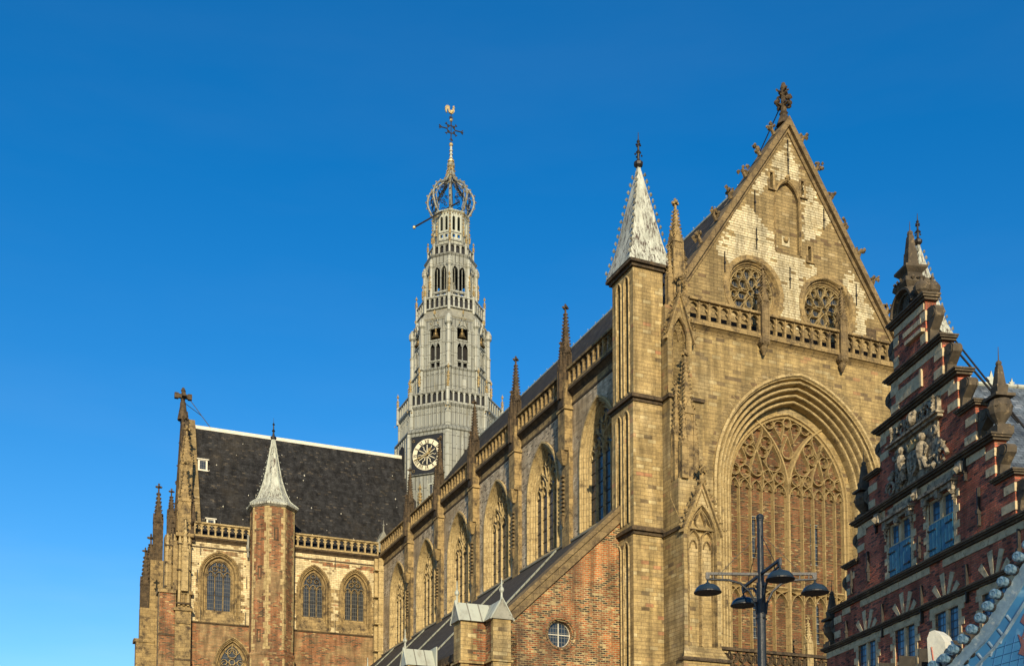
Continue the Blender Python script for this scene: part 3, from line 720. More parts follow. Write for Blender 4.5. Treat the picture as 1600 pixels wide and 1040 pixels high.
# --- the two stair turrets and corner buttresses of the front
def side(s):
    X = (lambda u: u) if s > 0 else (lambda u: 15.0 - u)        # s<0 mirrors about the centre line
    def bx(m, u0, u1, v0, v1, z0, z1): wbox(m, min(X(u0), X(u1)), max(X(u0), X(u1)), v0, v1, z0, z1)
    FLs = lambda u0: (lambda a, z, d=0.0: (X(u0 - d), a, z))
    FFs = lambda v0: (lambda a, z, d=0.0: (X(a), v0 - d, z))
    b = MB()
    for z0, z1, o in ((0, 18.75, .10), (19.1, 25.7, .05), (26.0, 32.9, 0)):
        ue = -2.98 - o
        bx(b, ue + .22, -1.2, -o * .4, 2.25 + o, z0, z1)
        top = z1 - .3; h = [opening(.68, .2, max(z0 + .35, 9), top - .42, top - .1, 0, 5), opening(1.52, .2, max(z0 + .35, 9), top - .42, top - .1, 0, 5)]
        slab(b, FLs(ue), [(-o * .4 + .002, z0), (2.248 + o, z0), (2.248 + o, z1), (-o * .4 + .002, z1)], -.22, 0, h, back=False)
    T = b.build('stair_turret', 'turret', CH)
    r = MB()
    for z0, z1, o in ((0, 18.75, .10), (19.1, 25.7, .05), (26.0, 32.9, 0)):
        ue = -2.98 - o; top = z1 - .3
        for a in (.68, 1.52):
            for w_ in (.27,): bar(r, FLs(ue), opening(a, w_, max(z0 + .3, 9), top - .42, top, 0, 5), .10, 0, .06)
    r.build('lancet_frame', 'carved_pale', T)
    k = MB()
    for z0, z1, o in ((9, 18.75, .10), (19.1, 25.7, .05), (26.0, 32.9, 0)):
        ue = -2.98 - o
        for a in (.68, 1.52): box(k, FLs(ue), a - .21, a + .21, z0 + .2, z1 - .3, -.215, -.205)
    k.build('lancet_shade_infill', 'slate', T)  # dark slate colour stands in for shaded stone in the recesses
    for z, o in ((18.72, .14), (25.68, .1), (32.85, .12)):
        ue = -2.98; l = MB()
        for (zz0, zz1, q) in ((z, z + .16, o), (z + .16, z + .32, o + .14), (z + .32, z + .40, o + .06)):
            bx(l, ue - q, -1.15, -q, 2.28 + q, zz0, zz1)
        l.build('string_course', 'sooty', T)
    sp = MB(); cx_, cy = (-1.97 if s > 0 else -2.22), 1.1; prof = []
    for z, r_ in ((33.18, 1.30), (33.28, 1.30), (33.9, 1.10), (34.6, .93), (35.6, .74), (36.6, .56), (37.6, .36), (38.4, .20), (38.95, .09), (39.1, .08)): prof.append((r_, z))
    rows = []
    for r_, z in prof:
        rx = r_; rows.append([(X(cx_ - rx), cy - rx, z), (X(cx_ + rx * .95), cy - rx, z), (X(cx_ + rx * .95), cy + rx, z), (X(cx_ - rx), cy + rx, z)])
    loft(sp, lambda a, b_, c: (a, b_, c), rows, True); sp.add(rows[0], [(0, 1, 2, 3)])
    SP = sp.build('spire_roof', 'lead_spire', T)
    c = MB(); rr = random.Random(2)
    for k_ in range(14):
        z = 33.5 + 5.0 * k_ / 13; 
        r_ = None
        for (ra, za_), (rb, zb) in zip(prof[1:], prof[2:]):
            if za_ <= z <= zb: r_ = ra + (rb - ra) * (z - za_) / (zb - za_)
        r_ = r_ or .1
        for sx in (-1, 1):
            for sy in (-1, 1):
                p_ = (X(cx_ + sx * (r_ + .06)), cy + sy * (r_ + .06), z + .04); blob(c, p_, .10, 1, .3, rr); blob(c, (p_[0], p_[1], z + .12), .075, 1, .3, rr)
    c.build('crocket', 'lead_dark', T)
    f = MB(); xx = X(cx_)
    lathe(f, (xx, cy), [(.08, 39.0), (.24, 39.15), (.26, 39.3), (.14, 39.42), (.07, 39.5), (.08, 39.8), (.14, 39.9), (.06, 40.0), (.05, 40.4), (.1, 40.5), (.03, 40.6), (.015, 41.0)], 8)
    for zc, q in ((39.75, .2), (40.3, .12)):
        for an in range(4): blob(f, (xx + q * math.cos(an * 1.57), cy + q * math.sin(an * 1.57), zc), .07)
    f.build('finial', 'iron', T)
    # buttress
    b = MB()
    bx(b, -1.32, .86, -1.75, .0, 0, 18.7)                 # lower tier core
    slab(b, FFs(-2.0), [(-1.32, 0), (.86, 0), (.86, 18.6), (-.22, 21.1), (-1.32, 18.6)], -.26, 0, [opening(-.23, .86, 12.75, 18.2, 20.0, 0, 7)])
    bx(b, -1.55, 1.15, -2.3, .0, 0, 12.1)
    rows = [[(-1.55, -2.3, 12.1), (1.15, -2.3, 12.1), (1.15, 0, 12.1)], [(-1.32, -2.0, 12.7), (.86, -2.0, 12.7), (.86, 0, 12.7)]]
    loft(b, lambda p, q, z: (X(p), q, z), rows)
    # weathering between tiers
    def wedge(m, u0, u1, va, za_, vb, zb):
        v = [(X(u0), va, za_), (X(u1), va, za_), (X(u1), vb, zb), (X(u0), vb, zb), (X(u0), vb, za_), (X(u1), vb, za_)]
        m.add(v, [(0, 1, 2, 3), (0, 3, 4), (1, 5, 2), (3, 2, 5, 4), (0, 4, 5, 1)])
    wedge(b, -1.32, .86, -1.98, 18.7, -.78, 20.6)
    bx(b, -1.30, .66, -.78, .0, 18.7, 25.9)
    wedge(b, -1.30, .66, -.78, 25.9, -.5, 26.6)
    bx(b, -1.30, .30, -.40, .3, 25.9, 29.3)
    slab(b, FFs(-.62), [(-1.30, 26.2), (.16, 26.2), (.16, 29.3), (-.57, 31.5), (-1.30, 29.3)], -.25, 0, [opening(-.57, .46, 26.7, 29.2, 30.35, 0, 6)])
    bx(b, -1.30, .16, -.40, .3, 29.2, 30.4)
    B = b.build('corner_buttress', 'facade', CH)
    p = MB(); slab(p, FFs(-1.75), [(-1.15, 12.7), (.7, 12.7), (.7, 18.5), (-.23, 20.2), (-1.15, 18.5)], 0, .008); p.build('blind_panel', 'turret', B)
    p = MB(); box(p, FFs(-.39), -1.05, -.1, 26.6, 30.2, 0, .01)
    p.build('blind_panel', 'turret', B)
    o = MB(); F = FFs(-2.0)
    for q in (.0, .12): bar(o, F, opening(-.23, .84 - q, 12.75, 18.2, 20.0 - q * 1.6, 0, 7), .10, -.12 - q, .05 - q)
    bar(o, F, [(-1.40, 18.45), (-.22, 21.2), (.95, 18.45)], .20, -.2, .14)
    bar(o, F, [(-.23, 12.8), (-.23, 18.0)], .16, -.24, -.06)
    for s_ in (-1, 1): bar(o, F, arch(-.23 + s_ * .4, .38, 18.0, 18.7, 0, 5), .10, -.24, -.08); bar(o, F, arch(-.23 + s_ * .4, .2, 17.8, 18.2, 0, 4), .06, -.24, -.12)
    bar(o, F, drop((-.23, 19.75), (-.23, 19.05), .3), .10, -.24, -.06, True); bar(o, F, [(-.55, 19.2), (-.23, 19.9), (.09, 19.2)], .06, -.24, -.06)
    bar(o, F, [(-.55, 19.9), (-.22, 20.75), (.12, 19.9)], .07, -.02, .07)
    o_low = o; o = MB(); F = FFs(-.62)
    bar(o, F, opening(-.57, .46, 26.7, 29.2, 30.35, 0, 6), .09, -.05, .05); bar(o, F, [(-1.42, 29.0), (-.57, 31.6), (.28, 29.0)], .17, -.2, .14)
    bar(o, F, [(-.86, 29.9), (-.57, 31.0), (-.28, 29.9)], .06, 0, .06)
    for s_ in (-1, 1): bar(o, F, arch(-.57 + s_ * .2, .2, 29.1, 29.7, 0, 4), .06, -.2, -.1)
    rr = random.Random(9)
    for (o_, ax, az, bx_, bz, dd, n_) in ((o_low, -1.42, 18.6, -.24, 21.3, -2.1, 8), (o_low, .98, 18.6, -.2, 21.3, -2.1, 8), (o, -1.45, 29.1, -.57, 31.7, -.72, 6), (o, .3, 29.1, -.57, 31.7, -.72, 6)):
        for i in range(n_):
            f_ = (i + .4) / n_; x_ = ax + (bx_ - ax) * f_; z_ = az + (bz - az) * f_; sg = -1 if ax < bx_ else 1
            for j in range(3): blob(o_, (X(x_ + sg * rr.uniform(.05, .2)), dd + rr.uniform(-.05, .2), z_ + rr.uniform(.02, .18)), rr.uniform(.07, .11), 1, .3, rr)
    for (o_, xx_, yy, z_) in ((o_low, -.22, -2.0, 21.2), (o, -.57, -.6, 31.5)):
        lathe(o_, (X(xx_), yy), [(.12, z_ - .1), (.09, z_ + .9), (.12, z_ + 1.05), (.05, z_ + 1.15)], 6)
        for j in range(14):
            an = rr.uniform(0, 6.28); blob(o_, (X(xx_ + rr.uniform(.12, .32) * math.cos(an)), yy + rr.uniform(.1, .3) * math.sin(an), z_ + rr.uniform(.35, .95)), .11, 1, .3, rr)
    o_low.build('crocketed_gablet', 'carved', B); o.build('crocketed_gablet', 'carved', B)
    for z, u1, v, q in ((18.68, .86, -2.0, .0), (25.85, .66, -.78, 0)):
        st = MB(); bx(st, -1.42, -1.28, v - .10, 0, z, z + .2)
        if u1 < .8: bx(st, -1.42, .76, -.90, -.7, 25.85, 26.02)
        st.build('string_course', 'sooty', B)
    st = MB(); bx(st, -1.65, 1.25, -2.42, -1.9, 11.95, 12.12); st.build('string_course', 'sooty', B)
    # free standing pinnacle cluster on the middle tier
    p = MB(); bx(p, -1.28, .1, -1.5, -.75, 19.2, 21.4); p.build('pinnacle_base', 'facade', B)
    for a in ((X(-.62), -1.18, 21.4, .62, 24.9, 28.3, 12), (X(-1.12), -1.05, 21.4, .34, 23.9, 26.6, 8), (X(-.12), -1.2, 21.0, .34, 23.0, 25.4, 8), (X(-.95), -1.5, 21.4, .34, 23.2, 25.2, 7),
              (X(-.42), -.05, 30.0, .56, 34.6, 37.0, 9), (X(-.86), -.12, 30.0, .30, 32.6, 34.5, 8), (X(.0), -.12, 30.0, .30, 32.6, 34.3, 8)):
        p = MB(); pinnacle(p, *a); p.build('pinnacle', 'carved', CH)
    p = MB(); bx(p, -1.28, .22, -.35, .5, 29.6, 31.0); p.build('pinnacle_base', 'facade', B)
side(1); side(-1)

# ================================================================ nave
BUT = [10.4, 18.05, 25.7, 33.35, 41.0]
WIN = [6.55, 14.2, 21.85, 29.5, 37.15, 44.8]
def nave():
    FL_ = FL(-1.6)
    b = MB(); holes = [opening(a, 2.12, 21.35, 25.6, 28.55, 0, 9) for a in WIN]
    slab(b, FL_, [(2.0, 18.0), (50.1, 18.0), (50.1, 30.1), (2.0, 30.1)], -1.0, 0, holes)
    b.build('clerestory_wall', 'greybrick', CH)
    b = MB(); slab(b, FR(16.6), [(2.0, 0), (50.1, 0), (50.1, 30.1), (2.0, 30.1)], -1.0, 0); b.build('clerestory_wall', 'greybrick', CH)
    for i, a in enumerate(WIN):
        gothic_window(FL_, a, 2.12, 21.35, 25.6, 28.55, CH, 4, tin=.34, depth=.42, mat='carved_pale', steps=3, glassmat='glass')
    # stone quoins round the openings
    q = MB(); rr = random.Random(8)
    for a in WIN:
        for s in (-1, 1):
            z = 21.4
            while z < 25.6:
                L = rr.choice((.12, .3)); x0 = a + s * 2.34; x1 = x0 + s * L
                box(q, FL_, min(x0, x1), max(x0, x1), z, z + .32, -.01, .006); z += .34
    q.build('quoin', 'carved_pale', CH)
    c = MB(); cornice(c, FL_, 2.2, 50.1, 30.0, 30.5, .34); box(c, FL_, 2.2, 50.1, 29.5, 29.62, 0, .05); c.build('cornice', 'sooty', CH)
    st = MB()
    box(st, FL_, 2.2, 50.1, 29.62, 30.0, 0, .02); st.build('frieze', 'carved', CH)
    lim = [2.3] + BUT + [50.0]
    for i in range(len(lim) - 1):
        m = MB(); balustrade(m, FL_, lim[i] + (.45 if i else 0), lim[i + 1] - .45, 30.5, 1.25, .62, .22, .05); m.build('balustrade', 'carved', CH)
    proto = MB(); pinnacle(proto, 0, 0, 0, .52, 2.5, 5.6, 12); pinnacle(proto, -.36, -.05, -.4, .30, 1.4, 3.2, 8); pinnacle(proto, .05, -.36, -.2, .26, 1.3, 2.6, 7); wbox(proto, -.36, .3, -.36, .36, -.9, .1)
    pm = None
    for i, a in enumerate(BUT):
        if pm is None: pm = proto.build('pinnacle', 'sooty', CH, loc=(-1.82, a, 30.3))
        else: dup(pm, CH, (-1.82, a, 30.3))
        m = MB()
        wbox(m, -2.12, -1.55, a - .46, a + .46, 26.7, 31.0)
        wbox(m, -2.18, -1.55, a - .58, a + .58, 29.2, 29.32)
        wbox(m, -1.86, -1.55, a - .50, a + .50, 18.2, 26.7)
        sqspire(m, (-1.98, a), [(.08, 25.9), (.2, 26.2), (.3, 26.5), (.34, 26.72)], math.pi / 4)
        o = m.build('wall_buttress', 'carved', CH)
        t = MB(); z = 22.9; rr = random.Random(i)                     # toothing stones for arches never built
        while z < 25.4:
            wbox(t, -1.98 - rr.uniform(0, .05), -1.84, a + .08, a + .40, z, z + .12); z += .26
        sqspire(t, (-1.88, a + .25), [(.04, 22.2), (.10, 22.4), (.14, 22.7), (.16, 22.85)]); t.build('toothing_stone', 'coping', o)
    # gutter spouts
    # roof
    r = MB(); e0, e1, zr = -1.0, 16.0, 42.75
    for (u, s) in ((e0, -1), (e1, 1)):
        v = [(u, 1.4, 30.45), (u, 50.2, 30.45), (7.5, 57.0, zr), (7.5, 1.4, zr)] if s else None
        r.add(v, [(0, 1, 2, 3)])
    r.build('nave_roof', 'slate', CH)
    k = MB(); tube(k, [(7.5, 1.5, zr + .02), (7.5, 53.5, zr + .02)], .10, 6); k.build('ridge_lead', 'lead_light', CH)
    h = MB()
    for i in range(40): 
        v = 3 + i * 1.25; blob(h, (7.42, v, zr + .16), .05)
    h.build('ridge_hook', 'lead_light', CH)
nave()

def aisle():
    v0 = 1.5; F = FF(v0); b = MB()
    oc = (-6.45, 13.57)
    sl = .933
    slab(b, F, [(-9.75, 0), (-2.6, 0), (-2.6, 20.3), (-9.75, 13.65)], -.8, 0, [circ(oc[0], oc[1], .86, 24)])
    b.build('aisle_end_wall', 'brick', CH)
    r = MB(); rows = []
    for t, d, mt in ((.0, .02, 0), (-.03, .06, 0), (-.14, .02, 0), (-.16, -.06, 0), (-.26, -.08, 0), (-.28, -.14, 0), (-.30, -.4, 0)):
        rows.append([(a, z, d) for a, z in circ(oc[0], oc[1], .86 + t * .7, 24)])
    loft(r, F, rows, True); W = r.build('window', 'brick', CH, label='round window in the brick end wall of the aisle')
    r = MB(); slab(r, F, circ(oc[0], oc[1], 1.05, 24), -.02, .012, [circ(oc[0], oc[1], .87, 24)]); r.build('brick_ring', 'tbrick', W)
    g = MB(); slab(g, F, circ(oc[0], oc[1], .68, 24), -.40, -.36); g.build('glass', 'glass_lattice', W)
    g = MB(); bar(g, F, circ(oc[0], oc[1], .65, 20), .05, -.38, -.32, True); box(g, F, oc[0] - .64, oc[0] + .64, oc[1] - .02, oc[1] + .02, -.38, -.32); box(g, F, oc[0] - .02, oc[0] + .02, oc[1] - .635, oc[1] + .635, -.38, -.322); g.build('window_frame', 'white', W)
    c = MB(); slab(c, F, [(-9.45, 13.75), (-2.85, 19.9), (-2.85, 20.75), (-9.45, 14.45)], -.9, .16); slab(c, F, [(-9.45, 14.3), (-2.85, 20.5), (-2.85, 20.8), (-9.45, 14.62)], -.95, .26)
    c.build('raking_coping', 'coping', CH)
    j = MB()
    rr = random.Random(4)
    # roof
    r = MB(); r.add([(-10.0, 1.6, 13.35), (-10.0, 50.5, 13.35), (-1.62, 50.5, 21.17), (-1.62, 1.6, 21.17)], [(0, 1, 2, 3)])
    r.add([(-10.0, 1.6, 13.25), (-10.0, 50.5, 13.25), (-1.62, 50.5, 21.07), (-1.62, 1.6, 21.07)], [(0, 1, 2, 3)])
    r.build('aisle_roof', 'slatelow', CH)
    s = MB(); tube(s, [(-1.72, 2, 21.18), (-1.72, 50, 21.18)], .08, 6); s.build('lead_flashing', 'lead_dark', CH)
    for a in (11.9, 20.3, 28.7, 37.1, 45.5):
        s = MB(); s.add([(-1.8, a - .09, 21.03), (-1.8, a + .09, 21.03), (-9.9, a - 6.0, 13.46), (-9.9, a - 6.2, 13.46), (-1.8, a - .09, 21.15), (-1.8, a + .09, 21.15), (-9.9, a - 6.0, 13.58), (-9.9, a - 6.2, 13.58)],
            [(0, 1, 2, 3), (4, 5, 6, 7), (0, 1, 5, 4), (1, 2, 6, 5), (2, 3, 7, 6), (3, 0, 4, 7)]); s.build('lead_strip', 'lead_light', CH)
    w = MB(); slab(w, FL(-9.7), [(1.5, 0), (50.5, 0), (50.5, 13.4), (1.5, 13.4)], -.8, 0); w.build('aisle_wall', 'tbrick', CH)
    t = MB(); box(t, FL(-9.7), 2.5, 50.5, 12.9, 13.35, 0, .35)
    for i in range(80): blob(t, (-10.08, 2.8 + i * .6, 12.9), .12)
    t.build('aisle_eaves', 'sooty', CH)
    # buttresses with lead saddle roofs
    def gab(m, x0, x1, y0, y1, z, h, axis):
        if axis == 'y':
            c_ = (x0 + x1) / 2; v = [(x0, y0, z), (x1, y0, z), (c_, y0, z + h), (x0, y1, z), (x1, y1, z), (c_, y1, z + h)]
        else:
            c_ = (y0 + y1) / 2; v = [(x0, y0, z), (x0, y1, z), (x0, c_, z + h), (x1, y0, z), (x1, y1, z), (x1, c_, z + h)]
        m.add(v, [(0, 1, 2), (3, 5, 4), (0, 2, 5, 3), (1, 4, 5, 2), (0, 3, 4, 1)])
    def quoins(m, x, y, sx, sy, z0, z1):
        z = z0; k = 0; r_ = random.Random(int(x * 10))
        while z < z1 - .1:
            h = r_.uniform(.22, .34); L1, L2 = ((.45, .22), (.22, .45))[k % 2]; zt = min(z + h, z1)
            wbox(m, min(x - sx * .01, x + sx * L1), max(x - sx * .01, x + sx * L1), min(y - sy * .01, y + sy * L2), max(y - sy * .01, y + sy * L2), z + .008, zt - .008); z = zt; k += 1
    # corner pair
    b = MB(); wbox(b, -10.56, -9.68, .5, 1.52, 0, 13.8); wbox(b, -11.85, -9.8, 1.54, 2.45, 0, 13.8)
    B = b.build('aisle_buttress', 'tbrick', CH)
    q = MB(); wbox(q, -10.59, -9.655, .47, .75, 9, 13.82); wbox(q, -11.88, -11.45, 1.51, 2.48, 9, 13.82); quoins(q, -11.45, 1.54, 1, 1, 11.9, 13.8)
    for x0, x1, y0, y1, z in ((-10.70, -9.55, .38, 1.6, 11.7), (-12.0, -10.5, 1.40, 2.6, 11.7)): wbox(q, x0, x1, y0, y1, z, z + .12)
    q.build('stone_facing', 'turret', B)
    l = MB(); gab(l, -10.74, -9.52, .42, 2.0, 13.8, 1.0, 'y'); gab(l, -12.0, -10.1, 1.36, 2.62, 13.8, 1.0, 'x'); l.build('lead_roof', 'lead_light', B)
    l = MB()
    F2 = FF(.40); bar(l, F2, [(-10.76, 13.76), (-10.13, 14.84), (-9.50, 13.76)], .09, -.05, .04)
    F2 = FL(-12.0); bar(l, F2, [(1.34, 13.76), (1.99, 14.84), (2.64, 13.76)], .09, -.05, .04); l.build('bargeboard', 'lead_light', B)
    l = MB(); slab(l, FF(.40), [(-10.7, 13.8), (-9.56, 13.8), (-10.13, 14.75)], 0, .012); slab(l, FL(-12.0), [(1.4, 13.8), (2.58, 13.8), (1.99, 14.75)], 0, .012); l.build('gable_lead', 'lead_dark', B)
    f = MB()
    for x, y in ((-10.13, .5), (-11.9, 1.99)): lathe(f, (x, y), [(.07, 14.7), (.05, 15.1), (.12, 15.2), (.12, 15.3), (.04, 15.42), (.02, 15.85)], 8)
    f.build('finial', 'lead_light', B)
    for a, z in ((10.4, 13.0), (18.05, 12.7), (25.7, 12.7), (33.35, 12.7)):
        b = MB(); wbox(b, -11.85, -9.7, a - .5, a + .45, 0, z); B = b.build('aisle_buttress', 'tbrick', CH)
        q = MB(); wbox(q, -11.88, -11.45, a - .53, a + .48, 9, z + .01); quoins(q, -11.45, a - .5, 1, 1, 11, z); q.build('stone_facing', 'turret', B)
        l = MB(); gab(l, -12.0, -10.25, a - .62, a + .58, z, 1.0, 'x'); l.build('lead_roof', 'lead_light', B)
        f = MB(); lathe(f, (-11.9, a - .02), [(.07, z + .9), (.05, z + 1.3), (.12, z + 1.4), (.12, z + 1.5), (.04, z + 1.6), (.02, z + 2.1)], 8); bar(f, FL(-12.0), [(a - .64, z - .04), (a - .02, z + 1.04), (a + .6, z - .04)], .09, -.05, .04)
        wbox(f, -10.3, -10.2, a - .7, a + .6, z, z + 1.1); f.build('finial', 'lead_light', B)
aisle()

# ================================================================ north transept
VT = 50.1
def transept():
    F = FF(VT)
    w1 = (-16.27, 1.55, 23.1, 27.35, 29.15); w2 = (-7.92, 1.30, 23.1, 27.0, 28.9); w3 = (-4.05, 1.30, 23.1, 27.0, 28.9)
    b = MB(); slab(b, F, [(-18.8, 22.95), (-1.6, 22.95), (-1.6, 30.1), (-18.8, 30.1)], -1.0, 0, [opening(*w, 0, 9) for w in (w1, w2, w3)]); b.build('transept_wall', 'cream', CH)
    w4 = (-15.05, 1.45, 12.0, 19.3, 21.7)
    b = MB(); slab(b, F, [(-18.8, 0), (-1.6, 0), (-1.6, 22.9), (-18.8, 22.9)], -1.0, 0, [opening(*w4, 0, 9)]); b.build('transept_wall', 'tbrick', CH, label='orange brick lower wall of the transept')
    for w in (w1,): gothic_window(F, *w, CH, 3, tin=.46, depth=.5, mat='carved', steps=2, sill=1.15, barsz=1.3)
    for w in (w2, w3): gothic_window(F, *w, CH, 3, tin=.34, depth=.45, mat='carved', steps=2, sill=1.3, barsz=1.3)
    gothic_window(F, *w4, CH, 2, tin=.34, depth=.45, mat='carved', steps=2, sill=.3, barsz=1.3)
    t = MB(); bar(t, F, circ(-15.05, 20.55, .42, 14), .09, -.45, -.3, True)
    for s in (-1, 1): bar(t, F, drop((-15.05, 21.3), (-15.05 + s * .36, 20.7), .26, 8), .08, -.45, -.3, True); bar(t, F, circ(-15.05 + s * .7, 19.7, .26, 10), .08, -.45, -.3, True)
    bar(t, F, circ(-15.05, 19.75, .25, 10), .08, -.45, -.3, True)
    t.build('tracery', 'carved_pale', CH)
    q = MB(); rr = random.Random(12)
    for ac, w, z0, zs, za in (w1, w2, w3, w4):
        for s in (-1, 1):
            z = z0 + .1
            while z < zs:
                L = rr.choice((.08, .28, .4)); x0 = ac + s * (w + .22); x1 = x0 + s * L; box(q, F, min(x0, x1), max(x0, x1), z, z + .3, -.01, .006); z += .32
    q.build('quoin', 'carved', CH)
    c = MB(); cornice(c, F, -18.8, -1.9, 30.05, 30.5, .3); box(c, F, -18.8, -1.9, 29.55, 29.68, 0, .05); cornice(c, F, -18.8, -1.75, 22.85, 23.05, .12); c.build('cornice', 'sooty', CH)
    f = MB(); rr = random.Random(6)
    for i in range(40):
        x = rr.uniform(-18, -2.5); z = rr.choice((28.9, 29.1, 29.3, 28.6)) ; 
        if abs(x + 12.2) < 2.2: continue
        box(f, F, x, x + rr.uniform(.5, 1.2), 29.1 + rr.choice((0, .2)), 29.28 + rr.choice((0, .2)), -.02, .006 + rr.uniform(0, .004))
    f.build('frieze', 'tbrick', CH)
    for a0, a1 in ((-18.5, -13.8), (-10.1, -2.0)):
        m = MB(); balustrade(m, F, a0, a1, 30.5, 1.25, .62, .22, .05); m.build('balustrade', 'carved_pale', CH)
    k = MB()
    for a, z0, z1 in ((-17.95, 28.9, 29.9), (-18.2, 26.5, 27.6), (-13.95, 26.3, 27.4), (-17.9, 23.0, 24.3), (-14.0, 23.0, 24.2), (-6.0, 28.9, 30.0), (-5.95, 23.0, 24.2)):
        box(k, F, a - .03, a + .03, z0, z1, .02, .08)
    k.build('wall_anchor', 'iron', CH)
    k = MB(); rr = random.Random(1)
    for i in range(16):
        a = rr.choice((-18.2, -14.2, -9.9, -2.4, -6.0, -10.1)) + rr.uniform(-.25, .25); z = rr.uniform(24, 29.3); box(k, F, a, a + .14, z, z + .14, 0, .008)
    k.build('putlog_hole', 'sooty', CH)
    # inner corner pilaster
    p = MB(); wbox(p, -2.35, -1.75, VT - .35, VT, 18, 30.2); wbox(p, -2.05, -1.6, VT - .7, VT - .3, 18, 30.2)
    for z in (21.5, 24, 26.5, 29): wbox(p, -2.42, -1.6, VT - .78, VT, z, z + .12)
    p.build('corner_pilaster', 'carved_pale', CH)
    # roof
    zr = 42.75; r = MB(); vr = 56.7
    r.add([(-18.6, VT + .6, 30.45), (-1.0, VT + .6, 30.45), (7.5, vr, zr), (-18.6, vr, zr)], [(0, 1, 2, 3)])
    r.add([(-18.6, vr * 2 - VT - .6, 30.45), (-1.0, vr * 2 - VT - .6, 30.45), (7.5, vr, zr), (-18.6, vr, zr)], [(0, 1, 2, 3)])
    r.add([(34, VT + .6, 30.45), (16.0, VT + .6, 30.45), (7.5, vr, zr), (34, vr, zr)], [(0, 1, 2, 3)])
    r.add([(7.5, vr, zr), (7.5, 95, zr), (-1.0, 95, 30.45), (-1.0, 62, 30.45)], [(0, 1, 2, 3)]); r.add([(7.5, vr, zr), (7.5, 95, zr), (16.0, 95, 30.45), (16.0, 62, 30.45)], [(0, 1, 2, 3)])
    r.build('transept_roof', 'slate', CH)
    k = MB(); box(k, FF(vr - .02), -18.5, 3.6, zr - .18, zr + .14, -.12, .12); k.build('ridge_lead', 'white', CH)
    k = MB(); rr = random.Random(8)
    for i in range(34):
        u = rr.uniform(-18, 2); f_ = rr.uniform(.08, .93); z = 30.45 + f_ * (zr - 30.45); v = VT + .6 + f_ * (vr - VT - .6); k_ = rr.uniform(.03, .07); blob(k, (u, v - .08, z + .03), k_, 1.6)
    k.build('roof_hook', 'white', CH)
    e = MB(); slab(e, FL(-18.7), [(62.8, 0), (VT + .3, 0), (VT + .3, 30.2), (vr, 43.4), (62.8, 30.2)], -.9, 0); e.build('transept_gable', 'gable', CH)
    e = MB(); 
    for s in (-1, 1):
        Fg = lambda a, z, d, s=s: (-18.7 - d, vr + s * a, z)
        slab(e, Fg, [(6.9, 29.9), (6.9, 30.5), (0, 44.1), (0, 43.3)], -.25, .35)
        rr = random.Random(s + 5)
        for k_ in range(8):
            f_ = (k_ + .6) / 8.4
            for j in range(4): blob(e, Fg(6.9 * (1 - f_) + .2 + rr.uniform(0, .25), 30.6 + 13.9 * f_ + rr.uniform(-.1, .3), .1 + rr.uniform(-.2, .2)), .16, 1, .3, rr)
    e.build('gable_coping', 'sooty', CH)
    f = MB(); lathe(f, (-18.9, vr), [(.5, 43.2), (.3, 44.4), (.26, 44.9), (.18, 45.0), (.17, 45.9), (.24, 46.0), (.1, 46.3)], 8)
    wbox(f, -19.6, -18.2, vr - .16, vr + .16, 45.3, 45.65)
    for s in (-1, 1): wbox(f, -18.9 + s * .6 - .18, -18.9 + s * .6 + .18, vr - .2, vr + .2, 45.22, 45.72)
    wbox(f, -19.05, -18.75, vr - .7, vr + .7, 45.3, 45.64); f.build('gable_finial', 'sooty', CH)
    r = MB(); tube(r, [(-18.8, vr, 45.9), (-17.2, vr, 43.9), (-16.3, vr, 42.8)], .035, 5); tube(r, [(-18.8, vr, 44.9), (-17.2, vr, 43.9)], .03, 5); r.build('stay_rod', 'iron', CH)
    # dormers
    def dormer(u, z, w, h, mat='white'):
        f_ = (z - 30.45) / (zr - 30.45); v = VT + .6 + f_ * (vr - VT - .6)
        m = MB(); wbox(m, u - w / 2, u + w / 2, v - .12, v + 1.0, z, z + h); D = m.build('dormer', mat, CH)
        m = MB(); wbox(m, u - w / 2 - .12, u + w / 2 + .12, v - .2, v + 1.1, z + h, z + h + .09); wbox(m, u - w / 2 - .08, u + w / 2 + .08, v - .2, v, z - .1, z); m.build('dormer_frame', 'white', D)
        m = MB(); box(m, FF(v - .12), u - w * .32, u + w * .32, z + .08, z + h - .08, 0, .012); m.build('glass', 'glass_lattice', D)
    dormer(-17.35, 37.9, .85, .95); dormer(-16.95, 31.95, .75, .6)
    m = MB(); y = VT + 1.0; m.add([(-1.95, y - .5, 31.1), (-.55, y - .5, 31.1), (-.55, y - .5, 31.9), (-1.25, y - .5, 33.2), (-1.95, y - .5, 31.9), (-1.95, y + 1, 31.1), (-.55, y + 1, 31.1), (-.55, y + 1, 31.9), (-1.25, y + 1, 33.2), (-1.95, y + 1, 31.9)],
        [(0, 1, 2, 3, 4), (1, 6, 7, 2), (2, 7, 8, 3), (3, 8, 9, 4), (4, 9, 5, 0)])
    lathe(m, (-1.25, y - .4), [(.08, 33.1), (.05, 33.6), (.12, 33.7), (.03, 33.85), (.02, 34.2)], 6); m.build('lead_dormer', 'lead_dark', CH)
    # stair turret
    cx_, cy = -11.85, 49.6; R_ = 1.98; rot = math.pi / 8 - rad(0)
    m = MB(); lathe(m, (cx_, cy), [(R_ + .12, 0), (R_ + .12, 20.1), (R_ + .18, 20.2), (R_ + .18, 20.35), (R_, 20.5), (R_, 33.45)], 8, rot); T = m.build('stair_turret', 'tbrick', CH, label='octagonal brick stair turret of the transept')
    q = MB(); rr = random.Random(14)
